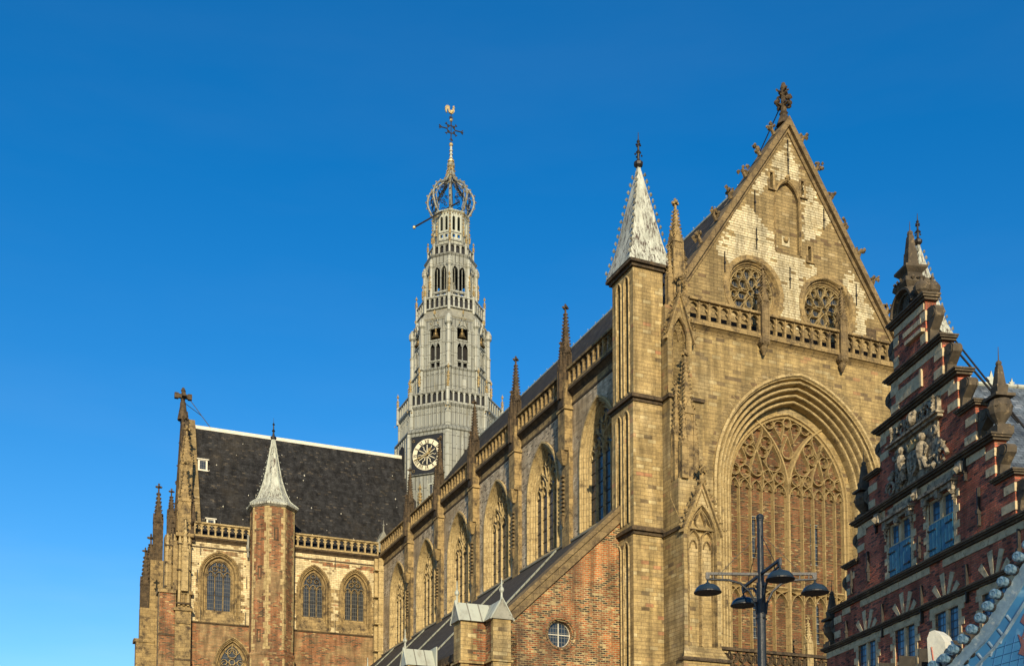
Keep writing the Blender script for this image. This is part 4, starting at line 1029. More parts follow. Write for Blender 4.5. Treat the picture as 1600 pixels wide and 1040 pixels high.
    for k in range(8):
        an = rot + k * math.pi / 4; z = 10
        px_, py_ = cx_ + R_ * math.cos(an), cy + R_ * math.sin(an)
        while z < 33.3:
            h = .26
            if not (20.0 < z + h and z < 20.55):
                Rq = R_ + (.12 if z < 20 else 0)
                px_, py_ = cx_ + Rq * math.cos(an), cy + Rq * math.sin(an)
                for s in (-1, 1):
                    m2 = an + s * math.pi / 8; tx, ty = -math.sin(m2), math.cos(m2); L = rr.choice((.16, .34)); nx, ny = math.cos(m2), math.sin(m2)
                    p0 = (px_ + nx * .006, py_ + ny * .006); p1 = (px_ + s * tx * L + nx * .006, py_ + s * ty * L + ny * .006)
                    q.add([(p0[0], p0[1], z + .01), (p1[0], p1[1], z + .01), (p1[0], p1[1], z + h), (p0[0], p0[1], z + h), (p0[0] - nx * .05, p0[1] - ny * .05, z + .01), (p1[0] - nx * .05, p1[1] - ny * .05, z + .01), (p1[0] - nx * .05, p1[1] - ny * .05, z + h), (p0[0] - nx * .05, p0[1] - ny * .05, z + h)],
                          [(0, 1, 2, 3), (4, 5, 1, 0), (3, 2, 6, 7), (1, 5, 6, 2), (0, 3, 7, 4)])
            z += h
    q.build('quoin', 'carved_pale', T)
    s = MB(); lathe(s, (cx_, cy), [(R_ + .05, 33.3), (R_ + .32, 33.45), (R_ + .34, 33.6), (1.55, 34.2), (1.15, 35.0), (.78, 36.2), (.5, 37.6), (.26, 39.0), (.12, 39.9)], 8, rot); s.build('spire_roof', 'lead_spire', T)
    s = MB()
    for k in range(8):
        an = rot + k * math.pi / 4
        tube(s, [(cx_ + r_ * math.cos(an), cy + r_ * math.sin(an), z) for r_, z in ((R_ + .36, 33.62), (1.58, 34.22), (1.18, 35.02), (.8, 36.2), (.52, 37.6), (.28, 39.0), (.13, 39.9))], .05, 5)
        for j in range(8):
            f_ = j / 8; r_ = 1.3 * (1 - f_) ** 1.1 + .12; blob(s, (cx_ + (r_ + .08) * math.cos(an), cy + (r_ + .08) * math.sin(an), 34.7 + 5 * f_), .06)
    s.build('spire_roll', 'lead_light', T)
    f = MB(); lathe(f, (cx_, cy), [(.12, 39.85), (.26, 40.0), (.28, 40.12), (.12, 40.25), (.07, 40.6), (.16, 40.7), (.06, 40.85), (.05, 41.2), (.12, 41.3), (.02, 41.45), (.01, 41.9)], 8); f.build('finial', 'iron', T)
    s = MB()
    for an_k, z0 in ((-2, 31.6), (0, 30.4), (-1, 27.0), (-2, 24.6), (-1, 21.4)):
        m2 = -math.pi / 2 + an_k * math.pi / 4 + math.pi / 4 * .0
        nx, ny = math.cos(m2), math.sin(m2); Ri = R_ * math.cos(math.pi / 8); Fo = lambda a, z, d: (cx_ + nx * (Ri + d) - ny * a, cy + ny * (Ri + d) + nx * a, z)
        slab(s, Fo, [(-.2, z0 - .1), (.2, z0 - .1), (.2, z0 + 1.05), (-.2, z0 + 1.05)], -.02, .03, [[(-.1, z0), (.1, z0), (.1, z0 + .9), (-.1, z0 + .9)]])
    s.build('slit_surround', 'sooty', T)
    # piers and pinnacles of the transept's north corner
    def pier(name, u0, u1, v0, v1, z0, z1, mat): m = MB(); wbox(m, u0, u1, v0, v1, z0, z1); return m.build(name, mat, CH)
    p = MB(); wbox(p, -20.05, -18.75, VT - .75, VT + .8, 0, 23.8); wbox(p, -19.85, -18.8, VT - .45, VT + .8, 23.8, 30.6); wbox(p, -20.2, -18.6, VT - .9, VT, 23.7, 23.95)
    slab(p, FF(VT - .76), [(-20.0, 22.6), (-18.8, 22.6), (-19.4, 23.5)], 0, .1)
    wbox(p, -19.55, -18.6, VT - .6, VT, 25.2, 25.5); wbox(p, -20.1, -18.6, VT - .7, VT + .5, 30.2, 30.5)
    p.build('corner_buttress', 'carved', CH)
    p = MB(); wbox(p, -21.35, -20.05, VT - .5, VT + 1.1, 0, 25.4); p.build('corner_buttress', 'tbrick', CH)
    p = MB(); wbox(p, -21.5, -20.0, VT - .62, VT + 1.2, 25.2, 25.5); wbox(p, -20.95, -20.0, VT - .3, VT + 1, 25.4, 30.3); wbox(p, -21.4, -20.95, VT - .5, VT + .2, 9, 25.2); wbox(p, -20.75, -20.45, VT - .55, VT, 25.5, 29)
    wbox(p, -20.3, -19.9, VT - .55, VT, 25.5, 29.8); p.build('corner_pier', 'carved', CH)
    for (x, y, z0, w, zs, zt, m_) in ((-19.35, VT - .75, 25.4, .5, 28.9, 31.9, 'carved_pale'), (-20.35, VT - .2, 28.5, .5, 29.4, 31.6, 'sooty'), (-19.35, VT + .5, 30.0, .95, 33.6, 37.4, 'carved'),
        (-20.35, VT + 1.2, 30.0, .6, 32.3, 34.8, 'sooty'), (-19.0, VT + 2.6, 31, .9, 37.9, 41.2, 'carved'), (-18.95, VT + 3.9, 34, .7, 40.0, 42.6, 'sooty'), (-20.3, 63.1, 26, .8, 35.2, 39.0, 'sooty'), (-21.2, 63.0, 20, .6, 28.4, 31.7, 'sooty'), (-20.9, 63.4, 26, .9, 31.3, 34.0, 'sooty'),
        (-21.9, 57.5, 20, .7, 27.6, 31.0, 'sooty'), (-18.6, VT + .2, 30.2, .4, 32.0, 33.8, 'sooty')):
        m = MB(); pinnacle(m, x, y, z0, w, zs, zt, 7); m.build('pinnacle', m_, CH)
    p = MB(); wbox(p, -21.0, -18.7, 62.4, 63.9, 0, 31.3); wbox(p, -22.6, -18.7, 57.0, 58.2, 0, 22.4); wbox(p, -22.3, -18.7, 57.1, 58.1, 22.4, 25.4); wbox(p, -21.9, -18.7, 57.2, 58.0, 25.4, 27); wbox(p, -22.8, -21, 56.9, 58.3, 22.2, 22.5); p.build('corner_buttress', 'carved', CH)
    m = MB(); balustrade(m, FL(-18.9), VT + 1, 62.5, 30.5, 1.2, .7); m.build('balustrade', 'sooty', CH)
    # ledges and slender shafts that break up the corner piers
    rr = random.Random(77)
    for u0, u1, v, z0, z1 in ((-19.95, -18.8, VT - .50, 24.2, 30.2), (-20.9, -20.05, VT - .34, 25.6, 30.0)):
        n_ = 3
        for i in range(n_):
            m = MB(); u = u0 + (i + .5) * (u1 - u0) / n_; wbox(m, u - .09, u + .09, v - .12, v, z0, z1 - .6); sqspire(m, (u, v - .08), [(.13, z1 - .6), (.02, z1 + .4)]); m.build('attached_shaft', 'carved' if i % 2 else 'carved_pale', CH)
        for z in (z0 + .1, (z0 + z1) / 2, z1 - .7):
            m = MB(); wbox(m, u0 - .05, u1 + .05, v - .2, v + .1, z, z + .14); m.build('ledge', 'sooty', CH)
    for z, u0, u1, v in ((11.5, -20.1, -18.7, VT - .8), (15.6, -20.1, -18.7, VT - .8), (19.4, -20.1, -18.7, VT - .8), (17.5, -21.45, -20.0, VT - .58), (21.5, -21.45, -20.0, VT - .58)):
        m = MB(); wbox(m, u0, u1, v, v + .1, z, z + .16); m.build('ledge', 'sooty', CH)
    # water spouts
    g = MB(); tube(g, [(-13.9, VT, 30.2), (-14.0, VT - .7, 29.6)], .16, 6); tube(g, [(-13.95, VT - .5, 31.0), (-13.95, VT - .5, 29.0)], .1, 6); tube(g, [(-10.0, VT, 30.2), (-9.9, VT - .5, 29.8)], .14, 6); g.build('water_spout', 'lead_dark', CH)
    r = MB()
    v = [(-18.6, VT + .2, 0), (34, VT + .2, 0)]
    wbox(r, 16.5, 34, VT, 63.3, 0, 30.3); r.build('south_transept', 'facade', CH)
transept()

# ================================================================ bell tower
TC = (7.5, 56.7)
def OF(k, R):          # frame on side k of an octagon of circumradius R; k=0 faces the square
    m2 = -math.pi / 2 - k * math.pi / 4; nx, ny = math.cos(m2), math.sin(m2); ri = R * math.cos(math.pi / 8)
    return lambda a, z, d=0.0: (TC[0] + nx * (ri + d) - ny * a, TC[1] + ny * (ri + d) + nx * a, z)
def vert(k, R):
    an = -math.pi / 2 - math.pi / 8 - k * math.pi / 4; return (TC[0] + R * math.cos(an), TC[1] + R * math.sin(an))
ROT = math.pi / 8
def half(R): return R * math.sin(math.pi / 8)
def gilt_finial(m, x, y, z, h, w=.16):
    lathe(m, (x, y), [(w * .9, z), (w * .7, z + h * .12), (w * 1.2, z + h * .18), (w * .6, z + h * .25), (w * 1.15, z + h * .34), (w * .5, z + h * .42), (w * .9, z + h * .5), (w * .35, z + h * .58), (w * .3, z + h * .7), (w * 1.1, z + h * .78), (w * .8, z + h * .86), (w * .25, z + h * .92), (w * .1, z + h)], 6)
    for s in range(4):
        for f_ in (.2, .36, .5): blob(m, (x + w * 1.2 * math.cos(s * 1.57 + .7), y + w * 1.2 * math.sin(s * 1.57 + .7), z + h * f_), w * .5)
def tower():
    def octo(m, prof): return lathe(m, TC, prof, 8, ROT)
    b = MB(); octo(b, [(4.7, 30), (5.1, 36), (5.55, 39.5), (5.55, 44.3), (5.7, 44.4), (5.7, 44.55), (5.15, 45.0), (5.15, 46.9)])
    T = b.build('bell_tower', 'lead', CH, label='slender octagonal lead-clad bell tower with gilded finials')
    fr = MB()          # seams, panels and corner rolls
    for k in range(8):
        F = OF(k, 5.55); h = half(5.55)
        for i in range(-3, 4):
            a = i * h / 3.6
            if k == 1 and abs(a) < 1.95: box(fr, F, a - .04, a + .04, 36.5, 39.9, -.2, .05); continue
            box(fr, F, a - .04, a + .04, 36.5, 44.3, -.2, .05)
        bar(fr, F, [(-h, 36.4), (-h, 44.3)], .4, -.05, .12); bar(fr, F, [(h, 36.4), (h, 44.3)], .4, -.05, .12)
        F = OF(k, 5.15); h = half(5.15)
        for i in range(-4, 5): a = i * h / 4.6; box(fr, F, a - .035, a + .035, 45.0, 46.9, -.05, .05)
        for i in range(-4, 4): c = (i + .5) * h / 4.6; bar(fr, F, arch(c, h / 9.2, 46.35, 46.62, 0, 3), .05, 0, .04)
        bar(fr, F, [(-h, 44.8), (-h, 47)], .42, -.05, .16); bar(fr, F, [(h, 44.8), (h, 47)], .42, -.05, .16)
    fr.build('lead_seam', 'lead_rib', T)
    w = MB()
    for k in (2, 7, 6, 3, 0):
        F = OF(k, 5.55)
        if k == 0: box(w, F, -.35, .35, 41.6, 42.5, .0, .07); continue
        for zz in (37.5, 41.0): slab(w, F, opening(0, .8, zz, zz + 2.1, zz + 2.8), -.02, .06)
    w.build('louvre_opening', 'opening', T)
    def parapet(R, z0, z1, n, posts=.2):
        m = MB(); vdp = MB()
        for k in range(8):
            F = OF(k, R); h = half(R)
            box(m, F, -h, h, z0, z0 + .12, -.14, .06); box(m, F, -h, h, z1 - .14, z1, -.12, .08)
            p = 2 * h / n
            for i in range(n + 1): a = -h + i * p; box(m, F, a - .085, a + .085, z0, z1, -.1, .02)
            for i in range(n): bar(m, F, arch(-h + (i + .5) * p, p * .36, z1 - .35, z1 - .16, 0, 3), .06, -.06, 0)
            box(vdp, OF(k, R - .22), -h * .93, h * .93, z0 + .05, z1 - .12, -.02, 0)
            x, y = vert(k, R); lathe(m, (x, y), [(posts, z0 - .35), (posts, z1 + .1), (posts * .5, z1 + .25)], 8)
        m.build('parapet', 'lead_rib', T); vdp.build('parapet_shade_backing', 'clockblack', T)  # black panels added as painted shade behind the parapet openings
    def cornice_ring(z, R, o=.16, h=.3, mat='lead'):
        m = MB(); octo(m, [(R, z - h), (R + o * .6, z - h * .6), (R + o, z - h * .3), (R + o, z), (R - .2, z + .08)]); m.build('cornice', mat, T)
    cornice_ring(47.15, 5.2); parapet(5.3, 47.15, 48.45, 7)
    m = MB(); octo(m, [(3.95, 47.0), (3.9, 51.1)]); m.build('tower_stage', 'lead', T)
    cornice_ring(51.35, 3.9, .15, .25)
    m = MB()            # shelf behind the parapet
    octo(m, [(5.2, 47.1), (3.9, 48.2)]); m.build('lead_shelf', 'lead_dark', T)
    s = MB()
    for k in range(8):
        F = OF(k, 3.92); h = half(3.92)
        for i in range(-2, 3): a = i * h / 2.8; box(s, F, a - .035, a + .035, 48.2, 51.1, -.05, .05)
        for i in range(-2, 2): c = (i + .5) * h / 2.8; bar(s, F, arch(c, h / 5.8, 50.4, 50.72, 0, 3), .05, 0, .04)
        x, y = vert(k, 3.9); lathe(s, (x, y), [(.24, 48), (.22, 51.2)], 6)
    box(s, OF(0, 3.92), -.1, .35, 49.3, 50.2, .0, .06)
    s.build('lead_seam', 'lead_rib', T)
    s = MB()
    for k in range(8):
        F = OF(k, 3.85); h = half(3.85)
        for a in (-1.28, -1.0, 1.0, 1.28, -.75, .75): box(s, F, a - .03, a + .03, 51.4, 55.4, 0, .05)
        for z in (52.6, 53.9, 55.3): 
            for s_ in (-1, 1): box(s, F, min(s_ * .72, s_ * 1.35), max(s_ * .72, s_ * 1.35), z, z + .06, 0, .045)
        F = OF(k, 2.62); h = half(2.62)
        for a in (-.82, .82): box(s, F, a - .03, a + .03, 59.7, 63.3, 0, .07)
        for a in (-.6, -.3, 0, .3, .6): box(s, F, a - .02, a + .02, 62.75, 63.4, 0, .05)
        for i in range(7): bar(s, OF(k, 5.15), arch(-1.72 + i * .573, .2, 46.1, 46.45, 0, 3), .04, .0, .04)
    s.build('lead_panel_rib', 'lead_rib', T)
    # belfry stage, each side with bell opening and louvred light
    m = MB(); vd = MB(); tr = MB()
    for k in range(8):
        F = OF(k, 3.85); h = half(3.85)
        holes = [[(-.58, 54.3), (.58, 54.3), (.58, 55.45), (-.58, 55.45)], opening(-.31, .26, 52.15 , 53.5, 53.9, 0, 4), opening(.31, .26, 52.15, 53.5, 53.9, 0, 4), [(-.5, 51.45), (-.1, 51.45), (-.1, 51.95), (-.5, 51.95)], [(.1, 51.45), (.5, 51.45), (.5, 51.95), (.1, 51.95)]]
        slab(m, F, [(-h, 51.3), (h, 51.3), (h, 56.4), (-h, 56.4)], -.25, 0, holes)
        box(vd, F, -.7, .7, 51.4, 54.1, -.5, -.4)
        for z in (52.05, 54.15): box(tr, F, -.7, .7, z, z + .09, 0, .09)
        bar(tr, F, opening(0, .58, 52.1, 53.4, 54.05, 0, 4), .07, 0, .05); bar(tr, F, circ(0, 53.72, .14, 8), .05, -.1, .03, True)
        bar(tr, F, [(-.64, 55.35), (0, 55.8), (.64, 55.35)], .1, -.02, .12); bar(tr, F, [(-.55, 55.5), (0, 56.9), (.55, 55.5)], .10, -.02, .16)
        for a in (-.62, .62, -.85, .85): box(tr, F, a - .03, a + .03, 51.4, 55.2, 0, .04)
        for a in (-1.05, 1.05): bar(tr, F, arch(a, .16, 55.2, 55.6, 0, 3), .05, 0, .04)
        x, y = vert(k, 3.86)
        lathe(tr, (x, y), [(.36, 51.3), (.27, 51.7), (.27, 53.6), (.34, 53.7), (.22, 53.9), (.22, 55.6), (.40, 55.8), (.42, 56.2), (.16, 56.7)], 8)
    m.build('tower_stage', 'lead', T); vd.build('louvre_opening', 'opening', T); tr.build('lead_tracery', 'lead_rib', T)
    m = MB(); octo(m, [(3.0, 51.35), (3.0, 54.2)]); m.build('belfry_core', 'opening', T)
    m = MB(); octo(m, [(3.85, 56.35), (3.95, 56.5), (3.9, 56.6), (3.3, 57.6), (3.4, 57.7)]); m.build('lead_shelf', 'lead_dark', T)
    parapet(3.45, 57.65, 58.95, 5, .16)
    # third stage: open lights
    m = MB(); tr = MB()
    for k in range(8):
        F = OF(k, 2.62); h = half(2.62)
        slab(m, F, [(-h, 57.6), (h, 57.6), (h, 63.5), (-h, 63.5)], -.22, 0, [opening(-.40, .34, 59.9, 61.9, 62.4, 0, 4), opening(.40, .34, 59.9, 61.9, 62.4, 0, 4), [(-.62, 58.95), (-.1, 58.95), (-.1, 59.6), (-.62, 59.6)], [(.1, 58.95), (.62, 58.95), (.62, 59.6), (.1, 59.6)]])
        bar(tr, F, opening(0, .68, 59.8, 61.8, 62.9, 0, 5), .07, 0, .05); bar(tr, F, circ(0, 62.45, .17, 8), .05, 0, .04, True); box(tr, F, -.72, .72, 59.68, 59.78, 0, .08)
        bar(tr, F, [(-.40, 59.9), (-.40, 62.2)], .05, -.15, -.05); bar(tr, F, [(.40, 59.9), (.40, 62.2)], .05, -.15, -.05)
        x, y = vert(k, 2.66)
        lathe(tr, (x, y), [(.24, 57.6), (.2, 58.2), (.18, 62.3), (.32, 62.5), (.32, 62.8), (.14, 63.3)], 8)
    m.build('tower_stage', 'lead', T); tr.build('lead_tracery', 'lead_rib', T)
    m = MB(); octo(m, [(.55, 57.8), (.5, 66)]); m.build('stair_core', 'lead_dark', T)
    cornice_ring(63.75, 2.62, .14, .3); m = MB(); octo(m, [(2.6, 63.75), (2.1, 64.05)]); m.build('lead_shelf', 'lead_dark', T)
    parapet(2.3, 63.85, 64.95, 3, .13)
    m = MB(); tr = MB()
    for k in range(8):
        F = OF(k, 1.78); h = half(1.78)
        slab(m, F, [(-h, 64.0), (h, 64.0), (h, 68.55), (-h, 68.55)], -.16, 0, [opening(-.27, .15, 66.6, 67.9, 68.1, 0, 3), opening(.27, .15, 66.6, 67.9, 68.1, 0, 3), [(-.42, 65.85), (-.12, 65.85), (-.12, 66.2), (-.42, 66.2)], [(.12, 65.85), (.42, 65.85), (.42, 66.2), (.12, 66.2)]])
        x, y = vert(k, 1.8); lathe(tr, (x, y), [(.13, 64), (.11, 68.5)], 6); box(tr, F, -h, h, 66.32, 66.42, 0, .06); box(tr, F, -h, h, 65.45, 65.62, 0, .08)
    m.build('tower_stage', 'lead_light', T); tr.build('lead_tracery', 'lead', T)
    cornice_ring(68.7, 1.8, .16, .2, 'lead_light')
    # gilded finials
    def ring(R, z, h, w, ks=range(8)):
        for k in ks:
            m = MB(); x, y = vert(k, R); gilt_finial(m, x, y, z, h, w); m.build('gilded_finial', 'gold', T)
    ring(5.35, 48.4, 1.7, .13); ring(3.5, 58.9, 1.5, .12); ring(2.35, 64.95, 1.2, .11)
    ring(4.2, 49.6, 2.0, .13); ring(2.85, 60.0, 1.7, .12); ring(1.95, 66.0, 1.2, .10)
    m = MB()
    for k in range(8):
        x, y = vert(k, 1.9); F = OF(k, 1.84)
        for z in (67.1, 67.45, 67.8, 68.15, 68.45): blob(m, (x, y, z), .13, 1.1)
        for a in (-.45, -.15, .15, .45): blob(m, F(a, 68.4, .06), .08)
        F = OF(k, 3.9); 
        for f_ in (.25, .6): 
            for s in (-1, 1): blob(m, F(s * .55 * (1 - f_), 55.5 + 1.4 * f_, .22), .09)
        blob(m, F(0, 57.0, .15), .16, 1.8)
        F = OF(k, 5.3)
        x, y = vert(k, 5.45)
        for s in (-.35, 0, .35): blob(m, (x + s * .6, y - abs(s) * .2, 46.95 - abs(s)), .11)
    m.build('gilded_crocket', 'gold', T)
    # crown
    cr = bpy.data.objects.new('tower_crown', None); col.objects.link(cr); cr.parent = CH; tag(cr, 'open onion-shaped crown of curved ribs on the tower')
    rprof = [(1.62, 68.7), (2.05, 69.25), (2.36, 70.0), (2.4, 70.6), (2.15, 71.35), (1.65, 71.95), (1.05, 72.35), (.6, 72.75), (.34, 73.3), (.2, 74.0), (.14, 74.3)]
    def sm(P, n=3):
        out = []
        for i in range(len(P) - 1):
            p0, p1, p2, p3 = P[max(i - 1, 0)], P[i], P[i + 1], P[min(i + 2, len(P) - 1)]
            for j in range(n):
                t_ = j / n; out.append(tuple(.5 * ((2 * p1[c]) + (-p0[c] + p2[c]) * t_ + (2 * p0[c] - 5 * p1[c] + 4 * p2[c] - p3[c]) * t_ * t_ + (-p0[c] + 3 * p1[c] - 3 * p2[c] + p3[c]) * t_ ** 3) for c in range(2)))
        return out + [P[-1]]
    for k in range(8):
        m = MB(); g = MB(); pts = []
        sp_ = sm(rprof)
        for r_, z in sp_: x, y = vert(k, r_); pts.append((x, y, z))
        tube(m, pts, .12, 6)
        # inner scroll work
        ip = [(*vert(k, max(.05, r_ - .42)), z - .05) for r_, z in sp_[3:24]]; tube(m, ip, .05, 4)
        for i in range(3, 24, 3):
            tube(m, [pts[i], ip[min(i - 3 + 1, len(ip) - 1)]], .025, 4)
        o = m.build('crown_rib', 'lead', cr)
        for i in range(2, len(sp_), 3): r_, z = sp_[i]; x, y = vert(k, r_ + .17); blob(g, (x, y, z + .05), .12, 1)
        g.build('gilded_crocket', 'gold', cr)
    for k in range(8):
        m = MB(); F = lambda a, z, k=k: None
        # wrought scroll panel between ribs
        an = -math.pi / 2 - k * math.pi / 4
        for (r_, z, q) in ((1.95, 69.5, .26), (2.12, 70.05, .34), (2.05, 70.75, .34), (1.75, 71.3, .26), (1.35, 71.8, .2)):
            c = (TC[0] + r_ * math.cos(an), TC[1] + r_ * math.sin(an))
            pts = [(c[0] - math.sin(an) * q * (1 - j / 22) * math.cos(j * .5), c[1] + math.cos(an) * q * (1 - j / 22) * math.cos(j * .5), z + q * (1 - j / 22) * math.sin(j * .5)) for j in range(18)]
            tube(m, pts, .04, 4)
        m.build('crown_scroll', 'iron', cr)
    m = MB(); lathe(m, TC, [(.1, 68.6), (.09, 72), (.12, 74)], 6); lathe(m, TC, [(.32, 73.7), (.2, 74.1), (.34, 74.25), (.42, 74.45), (.42, 74.6), (.2, 74.75), (.15, 75.2)], 8); m.build('crown_post', 'lead_dark', cr)
    g = MB(); 
    for j in range(24): rr = random.Random(j); an = rr.uniform(0, 6.28); z = rr.uniform(72.8, 74.3); r_ = .62 - (z - 72.8) * .27; blob(g, (TC[0] + r_ * math.cos(an), TC[1] + r_ * math.sin(an), z), .15, 1.1)
    lathe(g, TC, [(.2, 74.7), (.36, 74.8), (.36, 74.95), (.2, 75.05)], 8); g.build('gilded_crocket', 'gold', cr)
    # vane
    vn = bpy.data.objects.new('weather_vane', None); col.objects.link(vn); vn.parent = CH
    m = MB(); lathe(m, TC, [(.16, 75.0), (.12, 75.4), (.12, 76.5)], 8)
    for z in (75.2, 75.6, 76.0): lathe(m, TC, [(.2, z), (.2, z + .08)], 8)
    m.build('vane_post', 'lead_light', vn)
    m = MB(); lathe(m, TC, [(.05, 76.8), (.045, 80.3)], 6)
    Fv = lambda a, z, d=0.0: (TC[0] + a, TC[1] - d, z); zc = 78.35
    star = []
    for i in range(8):
        an = i * math.pi / 4; star.append(((.55 if i % 2 == 0 else .42) * 1.0 * math.cos(an), zc + (.75 if i % 4 == 2 else .42) * math.sin(an)))
    P8 = []
    for i in range(16):
        an = i * math.pi / 8; r_ = (.62, .38)[i % 2]; P8.append((r_ * math.cos(an) * 1.0, zc + r_ * math.sin(an) * 1.1))
    for q in range(4):
        an = q * math.pi / 2; ca, sa = math.cos(an), math.sin(an)
        L = 1.35 if q % 2 == 0 else 1.25
        bar(m, Fv, [(.45 * ca, zc + .45 * sa), (L * ca, zc + L * sa)], .09, -.04, .04, ch=1)
        for s in (-1, 1):
            bar(m, Fv, [(.45 * ca, zc + .45 * sa), (.30 * ca - s * .30 * sa, zc + .30 * sa + s * .30 * ca)], .08, -.04, .04, ch=1)
            tx, tz = ca, sa; nx_, nz_ = -sa * s, ca * s
            bar(m, Fv, [(L * .78 * ca, zc + L * .78 * sa), (L * .9 * ca + nx_ * .14, zc + L * .9 * sa + nz_ * .14), (L * .98 * ca + nx_ * .2, zc + L * .98 * sa + nz_ * .2)], .07, -.04, .04, ch=1)
        d_ = an + math.pi / 4; bar(m, Fv, [(.42 * math.cos(d_), zc + .42 * math.sin(d_)), (.82 * math.cos(d_), zc + .82 * math.sin(d_))], .08, -.04, .04, ch=1)
        for s in (-1, 1): bar(m, Fv, [(.68 * math.cos(d_), zc + .68 * math.sin(d_)), (.84 * math.cos(d_ + s * .14), zc + .84 * math.sin(d_ + s * .14))], .07, -.04, .04, ch=1)
        bar(m, Fv, circ(.42 * math.cos(d_), zc + .42 * math.sin(d_), .12, 8), .05, -.04, .04, True, ch=1)
    for s in (-1, 1): bar(m, Fv, [(0, 79.5), (s * .16, 79.75)], .07, -.04, .04, ch=1)
    m.build('iron_star', 'iron', vn)
    g = MB(); ball(g, (TC[0], TC[1], 76.7), .22, 10, 8); ball(g, (TC[0], TC[1], 79.35), .17, 10, 8); g.build('gilded_ball', 'gold', vn)
    g = MB()
    ck = [(-.15, 80.05), (.15, 80.05), (.38, 80.25), (.46, 80.5), (.38, 80.75), (.5, 80.85), (.42, 80.95), (.38, 81.12), (.22, 81.05), (.2, 80.75), (.05, 80.5), (-.15, 80.45), (-.25, 80.6), (-.2, 80.85), (-.4, 81.0), (-.7, 80.95), (-.85, 80.7), (-.85, 80.4), (-.72, 80.1), (-.6, 80.0), (-.62, 80.3), (-.5, 80.55), (-.4, 80.3), (-.3, 80.12)]
    ck = [(a * .8, 80.05 + (z - 80.05) * .85) for a, z in ck]; slab(g, Fv, ck, -.07, .07); ball(g, (TC[0] + .08, TC[1], 80.27), .2, 8, 6, .8); g.build('weathercock', 'gold', vn)
    m = MB(); tube(m, [(8.3, 56.5, 70.6), (2.75, 54.2, 65.4)], .085, 6); P_ = m.build('flag_pole', 'iron', CH); m = MB(); ball(m, (2.72, 54.2, 65.37), .17, 8, 6); m.build('gilded_ball', 'gold', P_)
    # clock on the left front side
    F = OF(1, 5.6); m = MB(); slab(m, F, [(-1.72, 40.15), (1.72, 40.15), (1.72, 43.9), (-1.72, 43.9)], -.1, .10); K = m.build('clock', 'clockblack', CH, label='black-framed tower clock with cream numeral ring')
    m = MB(); zc = 42.0; slab(m, F, circ(0, zc, 1.56, 40), .10, .13, [circ(0, zc, 1.10, 40)]); m.build('numeral_ring', 'clockwhite', K)
    m = MB()
    def P(r_, a_): return (r_ * math.sin(a_), zc + r_ * math.cos(a_))
    for i in range(12):
        a_ = i * math.pi / 6; amp = .10
        if i % 2 == 0: bar(m, F, [P(.2, a_), P(.98, a_)], .09, .10, .14, ch=.3)
        else: bar(m, F, [P(.2, a_), P(.4, a_ + .1), P(.6, a_ - .08), P(.8, a_ + .08), P(.98, a_)], .07, .10, .14, ch=.3)
    m.build('sun_rays', 'clockwhite', K)
    m = MB()
    num = ['XII', 'I', 'II', 'III', 'IIII', 'V', 'VI', 'VII', 'VIII', 'IX', 'X', 'XI']
    for i, s in enumerate(num):
        a_ = i * math.pi / 6; tw = {'I': .13, 'V': .22, 'X': .22}; tot = sum(tw[c] for c in s); x = -tot / 2
        for c in s:
            w_ = tw[c]
            def Q(lx, lz): a2 = a_ + lx / 1.3; return P(1.3 + lz, a2)
            cx_ = x + w_ / 2
            if c == 'I': seg = [((cx_, -.19), (cx_, .19), .065)]
            elif c == 'V': seg = [((cx_ - .07, .19), (cx_, -.19), .065), ((cx_ + .07, .19), (cx_, -.19), .03)]
            else: seg = [((cx_ - .07, .19), (cx_ + .07, -.19), .065), ((cx_ + .07, .19), (cx_ - .07, -.19), .03)]
            for p0, p1, ww in seg: bar(m, F, [Q(*p0), Q(*p1)], ww, .13, .15, ch=1)
            x += w_
    m.build('numeral', 'clockblack', K)
    m = MB(); a_ = rad(252)
    bar(m, F, [P(-.45, a_), P(.3, a_), P(.9, a_), P(1.45, a_)], .12, .18, .24, ch=.6); bar(m, F, [P(.8, a_ - .12), P(1.05, a_), P(.8, a_ + .12)], .08, .18, .24, ch=.6)
    m.build('clock_hand', 'gold', K)
    m = MB(); a_ = rad(38); bar(m, F, [P(-.2, a_), P(.75, a_)], .15, .24, .29, ch=.6); bar(m, F, circ(*P(.55, a_), .13, 8), .08, .24, .29, True); lathe_c = P(0, 0)
    m.build('clock_hand', 'gold', K)
    m = MB()
    for sx in (-1, 1):
        for sz in (-1, 1):
            for j in range(5): blob(m, F(sx * (1.45 + .12 * math.cos(j * 1.26)), zc + sz * (1.5 + .12 * math.sin(j * 1.26)) , .13), .06)
    m.build('gilded_spandrel', 'gold', K)
    m = MB(); bar(m, F, [(-1.8, 40.08), (1.8, 40.08), (1.8, 43.95), (-1.8, 43.95)], .16, .02, .16, True); m.build('clock_frame', 'lead', K)
    # windows in the skirt
    F = OF(1, 5.6); m = MB(); slab(m, F, [(.15, 37.9), (1.15, 37.9), (1.15, 39.1), (.15, 39.1)], -.3, .06, [[(.25, 38.0), (1.05, 38.0), (1.05, 39.0), (.25, 39.0)]]); o = m.build('window', 'lead_light', CH); m = MB(); box(m, F, .2, 1.1, 37.95, 39.05, -.3, -.05); m.build('glass', 'glass', o)
    m = MB(); slab(m, F, [(-1.6, 34.4), (.1, 34.4), (.1, 36.2), (-.75, 37.1), (-1.6, 36.2)], -1.4, .0, [[(-1.4, 34.8), (-.82, 34.8), (-.82, 36.0), (-1.4, 36.0)], [(-.68, 34.8), (-.1, 34.8), (-.1, 36.0), (-.68, 36.0)]])
